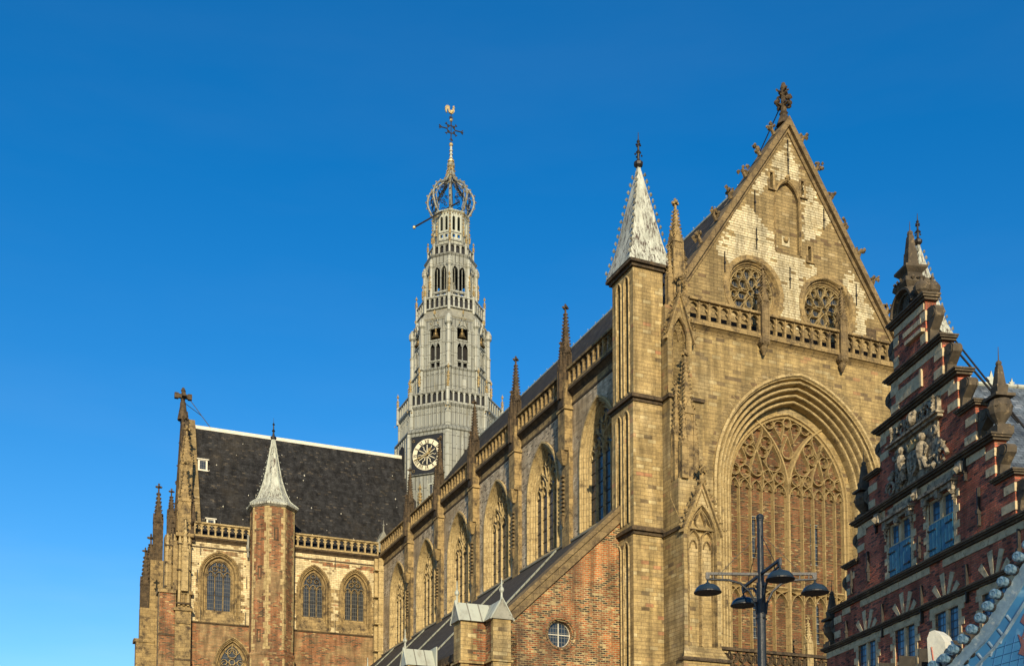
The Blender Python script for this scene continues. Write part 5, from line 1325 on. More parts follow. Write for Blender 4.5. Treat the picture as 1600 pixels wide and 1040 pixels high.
    bar(m, F, [(-1.75, 36.05), (-.75, 37.15), (.25, 36.05)], .12, -.1, .15); o = m.build('dormer', 'lead_light', CH); m = MB(); box(m, F, -1.5, 0, 34.6, 36.1, -.3, -.1); m.build('glass', 'glass_lattice', o)
    g = MB(); p_ = F(-.75, 0, .1); gilt_finial(g, p_[0], p_[1], 37.2, 2.0, .16); g.build('finial', 'gold', o)
tower()
def bells():
    # carillon bells hanging in the belfry openings
    proto = None; labs = {0: 'bronze bell in the wide belfry opening next to the one above the clock', 1: 'bronze bell in the belfry opening directly above the clock', 7: 'bronze bell in the narrow side opening of the belfry towards the crocketed gable', 2: 'bronze bell in the narrow side opening of the belfry towards the transept roof'}
    Mx = Matrix.Translation((9.0074, 58.0, 0)) @ Matrix.Rotation(math.atan2(1770, 4150), 4, 'Z')
    for k in (0, 1, 2, 7):
        p_ = OF(k, 3.85)(0, 0, -.12); w_ = Mx @ Vector((p_[0], p_[1], 54.4))
        if proto is None:
            m = MB(); lathe(m, (0, 0), [(.44, .06), (.42, .12), (.34, .2), (.27, .35), (.24, .55), (.19, .66), (.06, .72)], 14); proto = m.build('bell', 'bronze', smooth=False)
            m = MB(); lathe(m, (0, 0), [(.05, .7), (.09, .78), (.05, .86), (.1, .92), (.04, 1.15)], 8); m.build('yoke', 'gold', proto)
            m = MB(); lathe(m, (0, 0), [(.03, .6), (.03, .1), (.09, .02), (.02, -.04)], 6); m.build('clapper', 'iron', proto)
            o = proto
        else:
            o = proto.copy(); col.objects.link(o)
            for ch in proto.children: c = ch.copy(); col.objects.link(c); c.parent = o
        o.location = w_; tag(o, labs[k], 'bell', 'bells hung in the belfry openings')
bells()

# ================================================================ renaissance market hall
def hall():
    H = empty('market_hall', (10.995, 30.0, 0), math.atan2(-.986, .167))
    tag(H, 'red brick hall with stepped renaissance gable, pale stone blocks and blue shutters', 'market hall')
    F = FF(0.0)
    # tiers of the gable: z from, z to, half width
    T = [(0, 8.62, 5.75), (8.62, 9.78, 5.15), (9.78, 10.9, 4.25), (10.9, 12.0, 3.5), (12.0, 13.15, 2.75), (13.15, 14.28, 2.0), (14.28, 15.48, 1.34), (15.48, 16.9, .84)]
    out = []
    CEN = {15.48: -.28}      # the topmost tier stands a little off the middle
    for z0, z1, h in T: out += [(h + CEN.get(z0, 0), z0), (h + CEN.get(z0, 0), z1)]
    lf = []
    for z0, z1, h in T: lf += [(-h + CEN.get(z0, 0), z0), (-h + CEN.get(z0, 0), z1)]
    out = out + lf[::-1]
    W1 = [(-1.62, 9.9, -.42, 11.4), (.50, 9.9, 1.70, 11.4)]
    LW = [(-3.6 , -2.52), (-1.40, -.33), (.70, 1.80), (2.84, 3.95)]
    holes = [[(a0, z0), (a1, z0), (a1, z1), (a0, z1)] for a0, z0, a1, z1 in W1] + [[(a0, 6.7), (a1, 6.7), (a1, 8.36), (a0, 8.36)] for a0, a1 in LW]
    holes += [[(a0, 3.2), (a1, 3.2), (a1, 5.2), (a0, 5.2)] for a0, a1 in LW]
    b = MB(); slab(b, F, out, -.32, 0, holes); b.build('brick_facade', 'hbrick', H)
    b = MB(); wbox(b, -5.6, 5.6, .44, 16, 0, 8.6); b.build('side_walls', 'hbrick', H)
    # roof
    r = MB(); zr = 14.95
    v = [(-5.9, .42, 8.55), (0, .42, zr), (5.9, .42, 8.55), (-5.9, 16.3, 8.55), (0, 16.3, zr), (5.9, 16.3, 8.55)]
    r.add(v, [(0, 1, 4, 3), (1, 2, 5, 4), (0, 2, 1), (3, 4, 5), (0, 3, 5, 2)]); r.build('slate_roof', 'hslate', H)
    r = MB(); tube(r, [(0, .5, zr + .02), (0, 16.2, zr + .02)], .07, 6); R_ = r.build('roof_ridge', 'lead_light', H)
    for i in range(18):
        y = 1.0 + i * .62; m = MB(); Fy = lambda a, z, d, y=y: (d, y + a, z); big = 1.0 if i % 2 == 0 else .6
        slab(m, Fy, [(-.13 * big, zr), (.13 * big, zr), (.05 * big, zr + .12 * big), (.15 * big, zr + .22 * big), (.05 * big, zr + .24 * big), (0, zr + .42 * big), (-.05 * big, zr + .24 * big), (-.15 * big, zr + .22 * big), (-.05 * big, zr + .12 * big)], -.02, .02)
        m.build('ridge_cresting', 'lead_light', R_)
    # cornices (z, left, right, overhang)
    def corn(m, z, a0, a1, o=.2, h=.17, back=.32):
        v0 = 0
        for (q, za, zb) in ((o * .45, z - h * 1.0, z - h * .62), (o * .8, z - h * .62, z - h * .3), (o, z - h * .3, z)):
            box(m, F, a0 - q * .8, a1 + q * .8, za, zb, -back - q * .3, q)
    m = MB()
    for z, h, o, hh in ((8.67, 5.78, .16, .13), (9.82, 5.2, .17, .14), (12.08, 3.52, .2, .15), (14.34, 2.05, .2, .15), (15.54, 1.38, .18, .14), ): corn(m, z, -h, h, o, hh)
    corn(m, 17.05, -1.16, .60, .17, .17)
    for z, h0, h1 in ((10.96, 3.55, 4.28), (13.22, 2.12, 2.80)):
        for s in (-1, 1): corn(m, z, min(s * h0, s * h1), max(s * h0, s * h1), .15, .13)
    m.build('cornice', 'hdark', H)
    # grey stone courses under the cornices
    m = MB(); rr = random.Random(21)
    for z, h in ((8.53, 5.74), (9.67, 5.14), (11.92, 3.49), (14.18, 1.99), (15.39, 1.33), (16.86, .80)):
        cc = -.28 if z > 16 else 0; a = -h + cc
        while a < h + cc:
            L = rr.uniform(.4, .75); a1 = min(a + L, h + cc)
            if rr.random() < .86: box(m, F, a + .006, a1 - .006, z - .20, z - .01, -.05, .018 + rr.uniform(0, .008))
            a = a1
        m.build('stone_course', 'hstone', H); m = MB()
    # quoins on each tier's ends
    for z0, z1, h in T[1:]:
        n = 2 if z1 - z0 < 1.3 else 2; hh = (z1 - z0 - .25) / (2 * n)
        cc = CEN.get(z0, 0); Fq = F; F = (lambda a, z, d=0.0, cc=cc: Fq(a + cc, z, d))
        for s in (-1, 1):
            for i in range(n):
                zz = z0 + .12 + hh * (2 * i + .5); L = rr.uniform(.34, .52) if h > 1 else .26
                m = MB(); box(m, F, min(s * h, s * (h - L)) - (.02 if s < 0 else 0), max(s * h, s * (h - L)) + (.02 if s > 0 else 0), zz, zz + hh * .95, -.30, .02); m.build('quoin', 'hstone', H)
        F = Fq
    # toothed jambs of the windows
    def jamb(a, z0, z1, s, w=.13):
        nonlocal m
        z = z0; k = 0
        while z < z1 - .05:
            h = .2; L = w if k % 2 else w * 2; box(m, F, min(a, a + s * L), max(a, a + s * L), z + .004, min(z + h, z1) - .004, -.12, .022); z += h; k += 1
    for a0, z0, a1, z1 in W1:
        for a_, s_ in ((a0, -1), (a1, 1)): m = MB(); jamb(a_, z0, z1, s_); m.build('toothed_jamb', 'hstone', H)
    for a0, a1 in LW:
        for a_, s_, z0, z1 in ((a0, -1, 6.6, 8.36), (a1, 1, 6.6, 8.36), (a0, -1, 3.0, 5.3), (a1, 1, 3.0, 5.3)): m = MB(); jamb(a_, z0, z1, s_); m.build('toothed_jamb', 'hstone', H)
        m = MB(); box(m, F, a0 - .25, a1 + .25, 5.31, 5.45, -.1, .03); m.build('lintel', 'hstone', H)
    m = MB()
    # blind tablet and small corbelled shelf on the upper tiers
    box(m, F, -1.05, .25, 14.65, 15.02, -.05, .03); m.build('blank_tablet', 'hstone', H); m = MB(); box(m, F, .26, .36, 14.62, 15.1, -.05, .06); m.build('stone_strip', 'hstone', H)
    m = MB(); box(m, F, -.35, .52, 16.05, 16.15, 0, .12); m.build('stone_shelf', 'hstone', H); m = MB(); box(m, F, -.6, .35, 16.36, 16.5, 0, .03); m.build('stone_strip', 'hstone', H)
    # relieving arches of wedge stones
    for c in (-3.07, -.87, 1.22, 3.35):
        m = MB()
        for an, L, w in ((-70, .26, .12), (-38, .52, .12), (-8, .62, .13), (20, .60, .13), (46, .44, .12), (72, .24, .12)):
            t_ = rad(an); sx, cz = math.sin(t_), math.cos(t_); r0 = .30; r1 = r0 + L; base = 8.52 - .12
            P = lambda r_, o: (c + r_ * sx * 1.12 + o * cz, base + r_ * cz - o * sx)
            slab(m, F, [P(r0, -w * .42), P(r0, w * .42), P(r1, w * .8), P(r1, -w * .8)], -.05, .02)
        m.build('wedge_stone', 'hstone', H)
    # scrolls against the ends of the tiers
    def scroll(h, z0, z1, s):
        m = MB(); H_ = z1 - z0; x = lambda q: s * (h + q) + CEN.get(round(z0 - .02, 2), 0)
        y0, y1 = -.30, -.04
        P = [(0, z0), (.20, z0), (.20, z0 + .10 * H_), (.12, z0 + .2 * H_), (.16, z0 + .42 * H_), (.30, z0 + .55 * H_), (.42, z0 + .66 * H_), (.44, z0 + .8 * H_), (.36, z0 + .9 * H_), (.2, z0 + .94 * H_), (0, z0 + .94 * H_)]
        slab(m, lambda a, z, d: (x(a), -d, z), P, y0, y1); tube(m, [(x(.27), .02, z0 + .76 * H_), (x(.27), .33, z0 + .76 * H_)], .13 * min(1, H_), 12)
        m.build('scroll', 'hdark', H)
    for z0, z1, h in T[1:]:
        for s in (-1, 1): scroll(h, z0 + .02, z1 - .18, s)
    # upper windows with shutters
    for a0, z0, a1, z1 in W1:
        c = (a0 + a1) / 2; m = MB(); box(m, F, c - .07, c + .07, z0, z1, -.2, .0); box(m, F, a0, a1, 10.70, 10.80, -.2, -.02); box(m, F, a0, a1, z1 - .06, z1, -.2, -.04); box(m, F, a0, a0 + .07, z0, z1, -.2, -.03); box(m, F, a1 - .07, a1, z0, z1, -.2, -.03)
        W = m.build('window', 'hstone', H); g = MB(); box(g, F, a0, a1, z0, z1, -.14, -.09); g.build('glass', 'glass_blue', W)
        for p0, p1 in ((a0 + .03, c - .02), (c + .02, a1 - .03)):
            m = MB(); box(m, F, p0, p1, z0 + .01, 10.74, -.02, .03)
            for i in range(1, 3): box(m, F, p0 + (p1 - p0) * i / 3 - .004, p0 + (p1 - p0) * i / 3 + .004, z0 + .01, 10.74, .03, .034)
            S_ = m.build('shutter', 'shutter', W); m = MB(); side_ = p0 if p0 < c - .1 else p1; sg = 1 if p0 < c - .1 else -1
            for zz in (z0 + .14, 10.55): box(m, F, min(side_, side_ + sg * .34), max(side_, side_ + sg * .34), zz, zz + .035, .03, .05); blob(m, F(side_ + sg * .02, zz + .02, .06), .04)
            m.build('hinge', 'iron', W)
    # entablature over the windows
    m = MB()
    for c in (-1.02, 1.10):
        box(m, F, c - .78, c + .78, 11.42, 11.52, -.05, .12); box(m, F, c - .82, c + .82, 11.52, 11.60, -.05, .2); box(m, F, c - .6, c + .6, 11.62, 11.84, -.05, .04)
        for a in (-.66, 0, .66): box(m, F, c + a - .09, c + a + .09, 11.3, 11.52, 0, .15); blob(m, F(c + a, 11.28, .08), .09)
        for a in (-.7, .7):
            for j in range(4): blob(m, F(c + a, 11.2 - j * .07, .06), .07 - j * .01)
    for a in (-2.1, .04, 2.15): box(m, F, a - .12, a + .12, 11.6, 11.88, 0, .16); blob(m, F(a, 11.7, .18), .1)
    m.build('entablature', 'relief', H)
    # coat of arms with two supporters, scrolls and a cresting
    m = MB(); slab(m, F, [(-1.15, 12.12), (1.15, 12.12), (1.1, 13.42), (-1.1, 13.42)], -.05, .06); P_ = m.build('coat_of_arms', 'relief', H, label='carved stone relief: crowned shield held by two figures between scrolls')
    rr = random.Random(33)
    m = MB()
    lathe_ = [(0, .1)]
    slab(m, F, [(0, 12.28), (.2, 12.42), (.28, 12.65), (.26, 12.9), (0, 12.98), (-.26, 12.9), (-.28, 12.65), (-.2, 12.42)], .06, .18)
    slab(m, F, [(-.05, 12.42), (.05, 12.42), (.02, 12.84), (-.02, 12.84)], .18, .21); box(m, F, -.12, .12, 12.5, 12.54, .18, .215)
    for a, z in ((-.16, 12.76), (.16, 12.76), (-.15, 12.62), (.15, 12.62)): 
        for q in range(4): blob(m, F(a + .025 * math.cos(q * 1.57), z + .025 * math.sin(q * 1.57), .19), .02)
    m.build('shield', 'relief', P_)
    m = MB(); slab(m, F, [(-.16, 12.98), (.16, 12.98), (.22, 13.2), (.1, 13.08), (0, 13.26), (-.1, 13.08), (-.22, 13.2)], .06, .2)
    for a in (-.2, -.1, 0, .1, .2): blob(m, F(a, 13.2 + .06 * (1 - abs(a) * 5), .14), .04)
    m.build('crown', 'carved_pale', P_)
    for s in (-1, 1):
        m = MB(); Q = lambda a, z, d: F(s * a, z, d)
        tube(m, [Q(.46, 12.30, .14), Q(.50, 12.48, .18), Q(.44, 12.62, .17)], [.07, .085, .09], 8); tube(m, [Q(.66, 12.28, .12), Q(.62, 12.48, .16), Q(.5, 12.62, .17)], [.06, .08, .09], 8)
        tube(m, [Q(.47, 12.6, .16), Q(.5, 12.78, .19), Q(.52, 12.96, .18), Q(.53, 13.03, .17)], [.12, .15, .14, .06], 8); ball(m, Q(.53, 13.15, .18), .105, 10, 8, 1.1)
        tube(m, [Q(.46, 12.93, .2), Q(.36, 12.8, .25), Q(.27, 12.86, .22)], [.055, .05, .04], 6); tube(m, [Q(.62, 12.93, .16), Q(.74, 12.8, .16), Q(.7, 12.64, .18)], [.055, .05, .04], 6)
        m.build('supporter_figure', 'relief', P_)
        m = MB()
        for (x_, z_, r_, tn) in ((1.32, 12.32, .26, 1), (.98, 13.2, .16, -1), (1.28, 12.72, .13, -1)):
            pts = [Q(x_ + r_ * (1 - j / 18) * math.cos(j * .55), z_ + tn * r_ * (1 - j / 18) * math.sin(j * .55), .08) for j in range(15)]
            tube(m, pts, [.06 * (1 - j / 22) for j in range(15)], 6)
        for j in range(22): blob(m, Q(rr.uniform(.7, 1.5 - .3 * (j % 3)), rr.uniform(12.2, 12.3 + .3 * (j % 4)), rr.uniform(.04, .12)), rr.uniform(.04, .09), 1, .35, rr)
        m.build('scrollwork', 'relief', P_)
    m = MB(); box(m, F, -1.3, 1.3, 13.42, 13.5, -.05, .16); box(m, F, -1.35, 1.35, 13.5, 13.56, -.05, .24)
    for s in (-1, 1):
        Q = lambda a, z, d: F(s * a, z, d)
        box(m, F, min(s * 1.0, s * 1.22), max(s * 1.0, s * 1.22), 13.56, 14.0, -.05, .12)
        for (x_, r_) in ((.28, .2), (.62, .26)):
            pts = [Q(x_ + r_ * (1 - j / 18) * math.cos(j * .55), 13.8 + r_ * (1 - j / 18) * math.sin(j * .55), .08) for j in range(15)]; tube(m, pts, [.065 * (1 - j / 22) for j in range(15)], 6)
        for j in range(5): blob(m, Q(1.1, 13.62 + .09 * j, .15), .07, 1, .35, rr)
    ball(m, F(0, 13.85, .12), .17, 10, 8, 1.2)
    for s in (-1, 1): blob(m, F(s * .16, 13.95, .14), .09)
    for j in range(24): blob(m, F(rr.uniform(-.9, .9), rr.uniform(13.6, 14.02), rr.uniform(.03, .1)), rr.uniform(.04, .08), 1, .35, rr)
    m.build('cresting', 'relief', P_)
    # lower windows
    for i, (a0, a1) in enumerate(LW):
        c = (a0 + a1) / 2; m = MB(); box(m, F, c - .06, c + .06, 6.7, 8.36, -.1, .0); box(m, F, a0, a1, 7.35, 7.45, -.1, -.02); box(m, F, a0 - .2, a1 + .2, 8.36, 8.5, -.1, .03)
        W = m.build('window', 'hstone', H); g = MB(); box(g, F, a0, a1, 6.7, 8.36, -.12, -.07); g.build('glass', 'glass_blue', W)
        m = MB(); box(m, F, c - .06, c + .06, 3.2, 5.2, -.1, 0); m.build('mullion', 'hstone', H); g = MB(); box(g, F, a0, a1, 3.2, 5.2, -.12, -.07); g.build('window_glass', 'glass_blue', H)
        for s in (-1, 1):
            base = a0 if s < 0 else a1
            m = MB(); box(m, F, base - .012, base + .012, 6.75, 7.42, .03, .50); m.build('open_shutter', 'iron', W)
    # iron anchors
    for a, z0, z1 in ((-2.84, 10.1, 11.0), (-2.3, 11.4, 11.95), (2.3, 11.35, 12.0), (2.84, 10.05, 11.0), (-4.3, 8.7, 9.25), (-2.05, 8.3, 9.25), (.1, 8.25, 9.25), (2.25, 8.3, 9.25), (4.4, 8.7, 9.5), (0.04, 10.0, 10.6), (-3.9, 10.0, 10.7)):
        m = MB(); box(m, F, a - .025, a + .025, z0, z1, .0, .08); box(m, F, a - .04, a + .04, z0 + (z1 - z0) * .3, z0 + (z1 - z0) * .42, .0, .11); blob(m, F(a, z0, .06), .05); m.build('wall_anchor', 'iron', H)
    # arched top piece with obelisk
    pc = -.40; m = MB(); slab(m, F, [(pc - .62, 16.9)] + circ(pc, 17.05, .62, 14, math.pi, 0) + [(pc + .62, 16.9)], -.32, .06, [[(pc - .36, 17.06)] + circ(pc, 17.15, .36, 10, math.pi, 0) + [(pc + .36, 17.06)]])
    bar(m, F, circ(pc, 17.08, .56, 14, 0, math.pi), .16, 0, .2)
    for bx_, by_ in ((.42, -.02), (.42, .30)): lathe(m, (bx_, by_), [(.12, 17.04), (.1, 17.1), (.2, 17.2), (.22, 17.32), (.14, 17.45), (.05, 17.5), (.04, 17.56), (.07, 17.6), (.02, 17.66)], 10)
    A_ = m.build('arched_pediment', 'hdark', H); g = MB(); slab(g, F, circ(pc, 17.12, .42, 12, 0, math.pi), -.25, -.2); g.build('glass', 'glass', A_)
    m = MB(); ox = -.40; ob = (ox, .15); m2 = [(.30, 17.4), (.30, 17.62)]
    sqspire(m, ob, [(.17, 17.1), (.17, 17.35), (.15, 17.4), (.16, 17.5), (.28, 17.64), (.37, 17.76), (.35, 17.88), (.21, 17.98), (.22, 18.08), (.33, 18.2), (.33, 18.26), (.17, 18.3), (.15, 18.45), (.14, 18.46), (.13, 18.75), (.115, 18.76), (.075, 19.2), (.055, 19.25)])
    for a in (-.16, 0, .16): blob(m, (ox + a, -.25, 17.85), .06); blob(m, (ox + .4, a + .15, 17.85), .06)
    ball(m, (ox, .15, 19.3), .085, 8, 6); lathe(m, (ox, .15), [(.015, 19.35), (.006, 19.65)], 6)
    m.build('obelisk', 'hdark', H)
    def urn(a, z, name='urn_finial'):
        m = MB(); sqspire(m, (a, .2), [(.22, z), (.22, z + .18), (.17, z + .2), (.17, z + .24)]); lathe(m, (a, .2), [(.10, z + .24), (.12, z + .3), (.26, z + .5), (.30, z + .68), (.24, z + .85), (.12, z + .9)], 12)
        sqspire(m, (a, .2), [(.26, z + .9), (.26, z + .97), (.13, z + 1.0), (.15, z + 1.2), (.11, z + 1.25), (.06, z + 1.72)]); ball(m, (a, .2, z + 1.78), .075, 8, 6); lathe(m, (a, .2), [(.015, z + 1.85), (.006, z + 2.2)], 5)
        for j in range(8): blob(m, (a + .27 * math.cos(j * .785), .2 + .27 * math.sin(j * .785), z + .66), .06)
        m.build(name, 'hdark', H)
    for a in (-3.45, 3.45): urn(a, 12.08)
    for a in (-5.75, 5.75): urn(a, 8.67)
    m = MB(); tube(m, [(0, .35, 16.8), (2.4, 1.4, 12.9)], .03, 5); tube(m, [(-3.45, .25, 13.4), (-2.8, .5, 12.8)], .02, 5); tube(m, [(-5.75, .25, 10.0), (-5.2, .3, 9.75), (-5.1, .3, 9.6)], .02, 5); tube(m, [(1.4, .35, 15.4), (3.4, 1.0, 12.2)], .025, 5); m.build('stay_rod', 'iron', H)
hall()

# ================================================================ street lamp with four hanging shades
def street_lamp():
    L = empty('street_lamp', (5.47, 24.5, 0)); tag(L, 'grey steel street lamp with four dark dish shades on cross arms', 'street lamp')
    m = MB(); lathe(m, (0, 0), [(.16, 0), (.16, .9), (.11, 1.0), (.095, 7.05), (.075, 7.1), (.068, 9.32), (.075, 9.33), (.075, 9.36)], 16); ball(m, (0, 0, 9.40), .09, 12, 8); lathe(m, (0, 0), [(.10, 7.05), (.10, 7.95)], 16)
    for z in (7.15, 7.5, 7.85):
        for k in range(4): blob(m, (.12 * math.cos(k * 1.57 + .3), .12 * math.sin(k * 1.57 + .3), z), .03)
    m.build('pole', 'lampgrey', L)
    tips = [(-1.19, -.10, 8.17), (1.24, .10, 8.12), (-.34, -1.25, 8.17), (.40, 1.25, 8.15)]
    a0 = rad(7); A = [math.pi + rad(2), rad(-1), rad(277), rad(97)]
    for an in A:
        ca, sa = math.cos(an), math.sin(an); R_ = 1.16; P = lambda r_, z: (r_ * ca, r_ * sa, z)
        m = MB(); tube(m, [P(.05, 8.14), P(R_, 8.14)], .04, 4); tube(m, [P(.10, 7.25), P(.13, 7.5), P(.25, 7.75), P(.45, 7.93), P(.7, 8.0), P(R_ + .04, 8.02)], .026, 6)
        for r_ in (.85, 1.05): tube(m, [P(r_, 8.02), P(r_, 8.14)], .014, 4)
        Fp = lambda a, z, d: (a * ca - d * sa, a * sa + d * ca, z)
        slab(m, Fp, [(R_ - .01, 8.02), (R_ + .06, 8.02), (R_ + .06, 8.17), (R_ - .06, 8.17)], -.025, .025)
        m.build('arm', 'lampgrey', L)
        m = MB(); tube(m, [P(.06, 9.0), P(R_ - .28, 8.17)], .008, 4); m.build('stay_cable', 'iron', L)
        m = MB(); x, y, _ = P(R_ + .02, 0); zt = 8.05
        lathe(m, (x, y), [(.02, zt + .02), (.02, zt - .10), (.05, zt - .11), (.055, zt - .14), (.12, zt - .15), (.20, zt - .18), (.255, zt - .235), (.285, zt - .30), (.295, zt - .33), (.28, zt - .335), (.26, zt - .31), (.04, zt - .22)], 28)
        S_ = m.build('lamp_shade', 'lampdark', L, smooth=True)
        m = MB(); lathe(m, (x, y), [(.26, zt - .30), (.22, zt - .325), (.04, zt - .33)], 24); m.build('lamp_glass', 'lampglass', S_)
        m = MB(); lathe(m, (x, y), [(.285, zt - .30), (.302, zt - .315), (.302, zt - .338), (.285, zt - .345)], 28); m.build('shade_rim', 'lampgrey', S_)
street_lamp()

# ================================================================ fairground ride
def ride():
    RD = empty('fairground_ride', (5.3, 11.3, 0), rad(-52)); tag(RD, 'blue painted fairground ride front edged with big glass bulbs', 'fairground ride')
    t = NT('painted_blue_board')
    c = t.mix((.02, .09, .22), (.04, .17, .34), t.ramp(t.noise(1.6, 4, .55), .35, .65)); c = t.mix(c, (.18, .34, .46), t.ramp(t.noise(3.5, 3, .5), .6, .7)); M['ridepaint'] = t.done(c, .35, 0, .5)
    M['rideedge'] = mottled('pale_blue_ride_paint', (.14, .22, .30), (.08, .14, .22), (.28, .34, .38), 6, rough=.4)
    M['ridepale'] = mottled('cream_ride_paint', (.62, .62, .52), (.5, .5, .42), None, 5, rough=.4)
    M['ridebrown'] = mottled('painted_brown', (.15, .075, .07), (.09, .05, .06), None, 6, rough=.5)
    M['rideline'] = mottled('painted_dark_blue', (.02, .09, .22), (.03, .12, .28), None, 6, rough=.4)
    t = NT('bulb_glass'); c = t.mix((.04, .09, .14), (.12, .20, .27), t.ramp(t.noise(30, 2, .5, (1, 1, .2)), .4, .6)); M['bulb'] = t.done(c, .12, 0, .7)
    M['gloss_red'] = mottled('painted_red_line', (.35, .09, .05), (.30, .08, .05), None, 5, rough=.4)
    F = FF(0)
    top = [(-1.28, 3.70), (-1.16, 3.78), (-1.06, 3.84), (-.92, 3.90), (-.78, 4.02), (-.62, 4.15), (-.48, 4.30), (-.36, 4.46), (-.22, 4.64), (-.05, 4.86), (.15, 5.02), (.5, 5.2), (.9, 5.28), (1.4, 5.2), (1.8, 4.95), (2.1, 4.6), (2.4, 4.2), (2.9, 3.85), (3.2, 3.7)]
    b = MB(); slab(b, F, [(-1.28, 2.6)] + top + [(3.2, 2.6)], -.12, 0); b.build('painted_board', 'ridepaint', RD)
    e = MB(); bar(e, F, [(a + .04, z - .04) for a, z in top], .13, 0, .03, ch=.9); bar(e, F, [(a + .17, z - .17) for a, z in top[2:13]], .035, 0, .03); e.build('edge_moulding', 'rideedge', RD)
    j = 0
    def pt(s):
        acc = 0
        for i in range(len(top) - 1):
            d = math.dist(top[i], top[i + 1])
            if acc + d >= s: f_ = (s - acc) / d; return (top[i][0] + (top[i + 1][0] - top[i][0]) * f_, top[i][1] + (top[i + 1][1] - top[i][1]) * f_, math.atan2(top[i + 1][1] - top[i][1], top[i + 1][0] - top[i][0]))
            acc += d
        return None
    s = .12; proto = None
    while True:
        q = pt(s)
        if not q: break
        a, z, an = q
        if proto is None:
            m = MB(); n = 20
            prof = [(.0, .03), (.05, .03), (.056, .04), (.044, .052), (.058, .06), (.058, .075), (.044, .085), (.060, .095), (.060, .11), (.046, .12), (.060, .13), (.052, .15), (.03, .158), (.026, .150), (.002, .150)]
            v = []; f = []
            for r_, h in prof:
                for k in range(n): t_ = 2 * math.pi * k / n; rr_ = r_ * (1 + .06 * (k % 2)); v.append((.85 * rr_ * math.cos(t_), -h * .85, .85 * rr_ * math.sin(t_)))
            for i in range(len(prof) - 1):
                for k in range(n): q2 = (k + 1) % n; f.append((i * n + k, i * n + q2, (i + 1) * n + q2, (i + 1) * n + k))
            m.add(v, f); o = m.build('light_bulb', 'bulb', RD, smooth=False)
            m = MB(); tube(m, [(0, -.0, 0), (0, -.04, 0)], .05, 12); m.build('bulb_socket', 'iron', o); proto = o
        else: o = dup(proto, RD)
        o.location = (a - math.sin(an) * .02, -.04, z + math.cos(an) * .02 + .02); s += .14
    # lamp holes below the bulbs, grid and painted birds
    m = MB()
    for i in range(6): 
        q = pt(.18 + i * .1); slab(m, F, circ(q[0] + .03, q[1] - .12, .03, 10), 0, .02)
    m.build('lamp_hole', 'iron', RD)
    m = MB()
    for i in range(9): bar(m, F, [(-.62 + i * .10, 3.2), (-.42 + i * .10, 3.98 + i * .05)], .010, 0, .006)
    for i in range(9): bar(m, F, [(-.62 + i * .02, 3.25 + i * .09), (.35, 3.3 + i * .10)], .010, 0, .007)
    m.build('painted_lattice', 'rideline', RD)
    m = MB()
    def bird(x, z, sc_, fl):
        P = [(0, 0), (.10, .05), (.05, .16), (.10, .34), (.02, .26), (-.04, .12), (-.12, .14), (-.16, .06), (-.10, .0), (-.16, -.12), (-.06, -.08), (.02, -.1)]
        slab(m, F, [(x + fl * a * sc_, z + b_ * sc_) for a, b_ in P], 0, .008)
    bird(.0, 4.15, 1.0, 1); bird(-.12, 3.85, .7, -1); bird(.2, 3.75, .9, 1); bird(.35, 4.5, .7, -1)
    m.build('painted_bird', 'ridebrown', RD)
    m = MB()
    for i in range(7): q = pt(.2 + i * .16); bar(m, F, [(q[0] + .08, q[1] - .12), (q[0] + .13, q[1] - .19), (q[0] + .10, q[1] - .27)], .035, 0, .01)
    m.build('painted_scroll', 'rideedge', RD)
    m = MB(); P = [(-1.18, 3.6), (-1.20, 4.20), (-1.17, 4.27), (-1.11, 4.28), (-1.04, 4.22), (-.99, 4.13), (-.985, 4.06), (-1.02, 4.01), (-.86, 4.01), (-.95, 3.93), (-1.05, 3.75)]
    slab(m, F, P, -.16, .03); W_ = m.build('scroll_end', 'ridepale', RD); m = MB(); bar(m, F, [(-1.16, 3.8), (-1.13, 3.95), (-1.15, 4.1)], .02, .03, .037); m.build('painted_line', 'gloss_red', W_)
    # body of the ride behind the front
    m = MB(); wbox(m, -1.25, 3.1, .2, 3.2, 0, .35); wbox(m, -1.35, 3.15, .15, 3.2, 2.5, 2.62)
    for x in (-1.2, .9, 3.0):
        for y in (.25, 3.1): wbox(m, x - .06, x + .06, y - .06, y + .06, .3, 2.6)
    m.build('booth_frame', 'rideedge', RD)
    m = MB(); m.add([(-1.35, .15, 2.64), (3.15, .15, 2.64), (3.15, 3.2, 2.64), (-1.35, 3.2, 2.64), (.9, 1.6, 3.3)], [(0, 1, 4), (1, 2, 4), (2, 3, 4), (3, 0, 4), (0, 3, 2, 1)]); m.build('canopy', 'ridepaint', RD)
    m = MB(); wbox(m, -1.3, 3.1, 3.0, 3.1, .3, 2.5); wbox(m, -1.3, 3.1, .25, .32, .3, 1.1); m.build('booth_panel', 'ridepaint', RD)
ride()

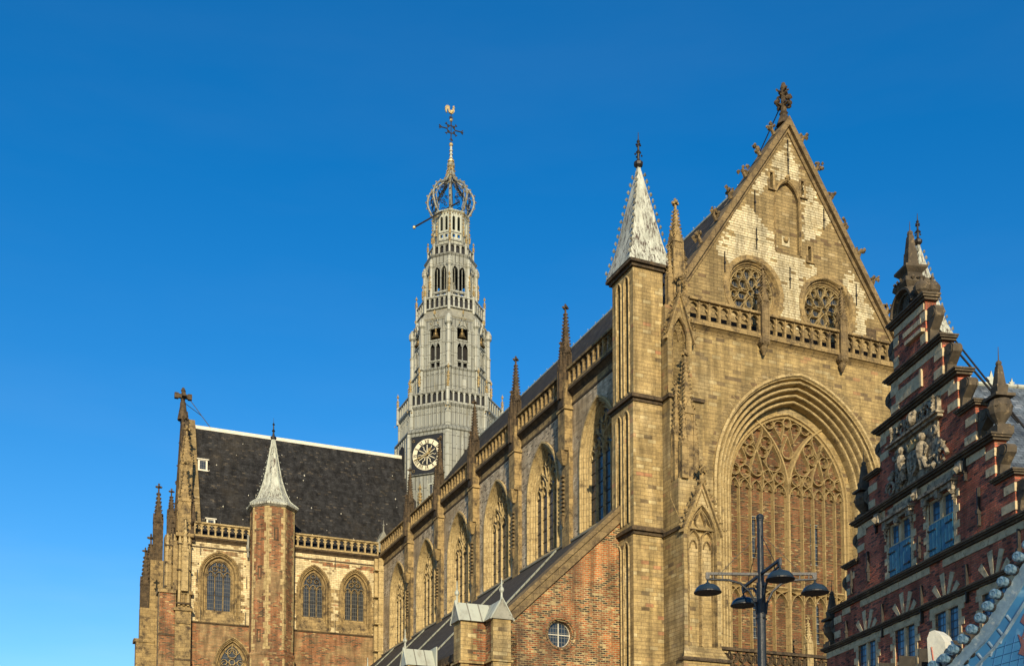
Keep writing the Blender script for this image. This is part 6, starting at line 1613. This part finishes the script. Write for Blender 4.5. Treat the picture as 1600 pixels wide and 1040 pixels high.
# ================================================================ every separate piece of these parts becomes a part of its own
def split_pieces(o, gap):
    me = o.data; n = len(me.vertices); par = list(range(n))
    def find(i):
        while par[i] != i: par[i] = par[par[i]]; i = par[i]
        return i
    for p in me.polygons:
        r = find(p.vertices[0])
        for v in p.vertices[1:]:
            q = find(v)
            if q != r: par[q] = r
    isl = {}
    for i in range(n): isl.setdefault(find(i), []).append(i)
    boxes = []
    for k, vs_ in isl.items():
        c = [me.vertices[i].co for i in vs_]
        boxes.append([k, [min(v[a] for v in c) - gap / 2 for a in range(3)], [max(v[a] for v in c) + gap / 2 for a in range(3)]])
    g = list(range(len(boxes)))
    def gf(i):
        while g[i] != i: i = g[i]
        return i
    for i in range(len(boxes)):
        for j in range(i):
            if all(boxes[i][1][a] <= boxes[j][2][a] and boxes[j][1][a] <= boxes[i][2][a] for a in range(3)):
                a_, b_ = gf(i), gf(j)
                if a_ != b_: g[a_] = b_
    root = {boxes[i][0]: gf(i) for i in range(len(boxes))}; keys = sorted(set(root.values()))
    if len(keys) < 2 or len(keys) > 95: return
    base = o.name.split('.')[0]; owner = [root[find(i)] for i in range(n)]
    for k in keys:
        bm = bmesh.new(); bm.from_mesh(me)
        bm.verts.ensure_lookup_table()
        bmesh.ops.delete(bm, geom=[v for v in bm.verts if owner[v.index] != k], context='VERTS')
        m2 = bpy.data.meshes.new(base); bm.to_mesh(m2); bm.free()
        for mt in me.materials: 
            if mt.name not in [x.name for x in m2.materials if x]: m2.materials.append(mt)
        c = bpy.data.objects.new(base, m2); col.objects.link(c); c.parent = o.parent; c.location = o.location; c.rotation_euler = o.rotation_euler
        if 'label' in o: c['label'] = o['label']
    for ch in list(o.children): ch.parent = o.parent
    bpy.data.objects.remove(o)
SPLIT = {'gable_lead', 'lead_panel_rib', 'stone_course', 'frieze', 'water_spout', 'slit_surround', 'slit_void', 'slit_bar', 'finial', 'bargeboard', 'putlog_hole', 'roof_hook', 'ridge_hook', 'lancet_frame', 'lancet_shade_infill',
    'louvre_opening', 'stay_rod', 'entablature', 'wall_anchor', 'pale_stonework', 'corner_buttress', 'corner_pier', 'corner_pilaster', 'cornice', 'lamp_hole', 'painted_bird', 'hinge', 'stone_facing', 'gilded_spandrel', 'dormer_frame', 'spire_roll', 'base_plate', 'lead_shelf'}
for o in list(sc.objects):
    if o.type == 'MESH':
        b_ = o.name.split('.')[0]
        if b_ in SPLIT: split_pieces(o, .06)
        elif b_ == 'crocket' and o.parent and o.parent.name.startswith('stair_turret'): split_pieces(o, .02)
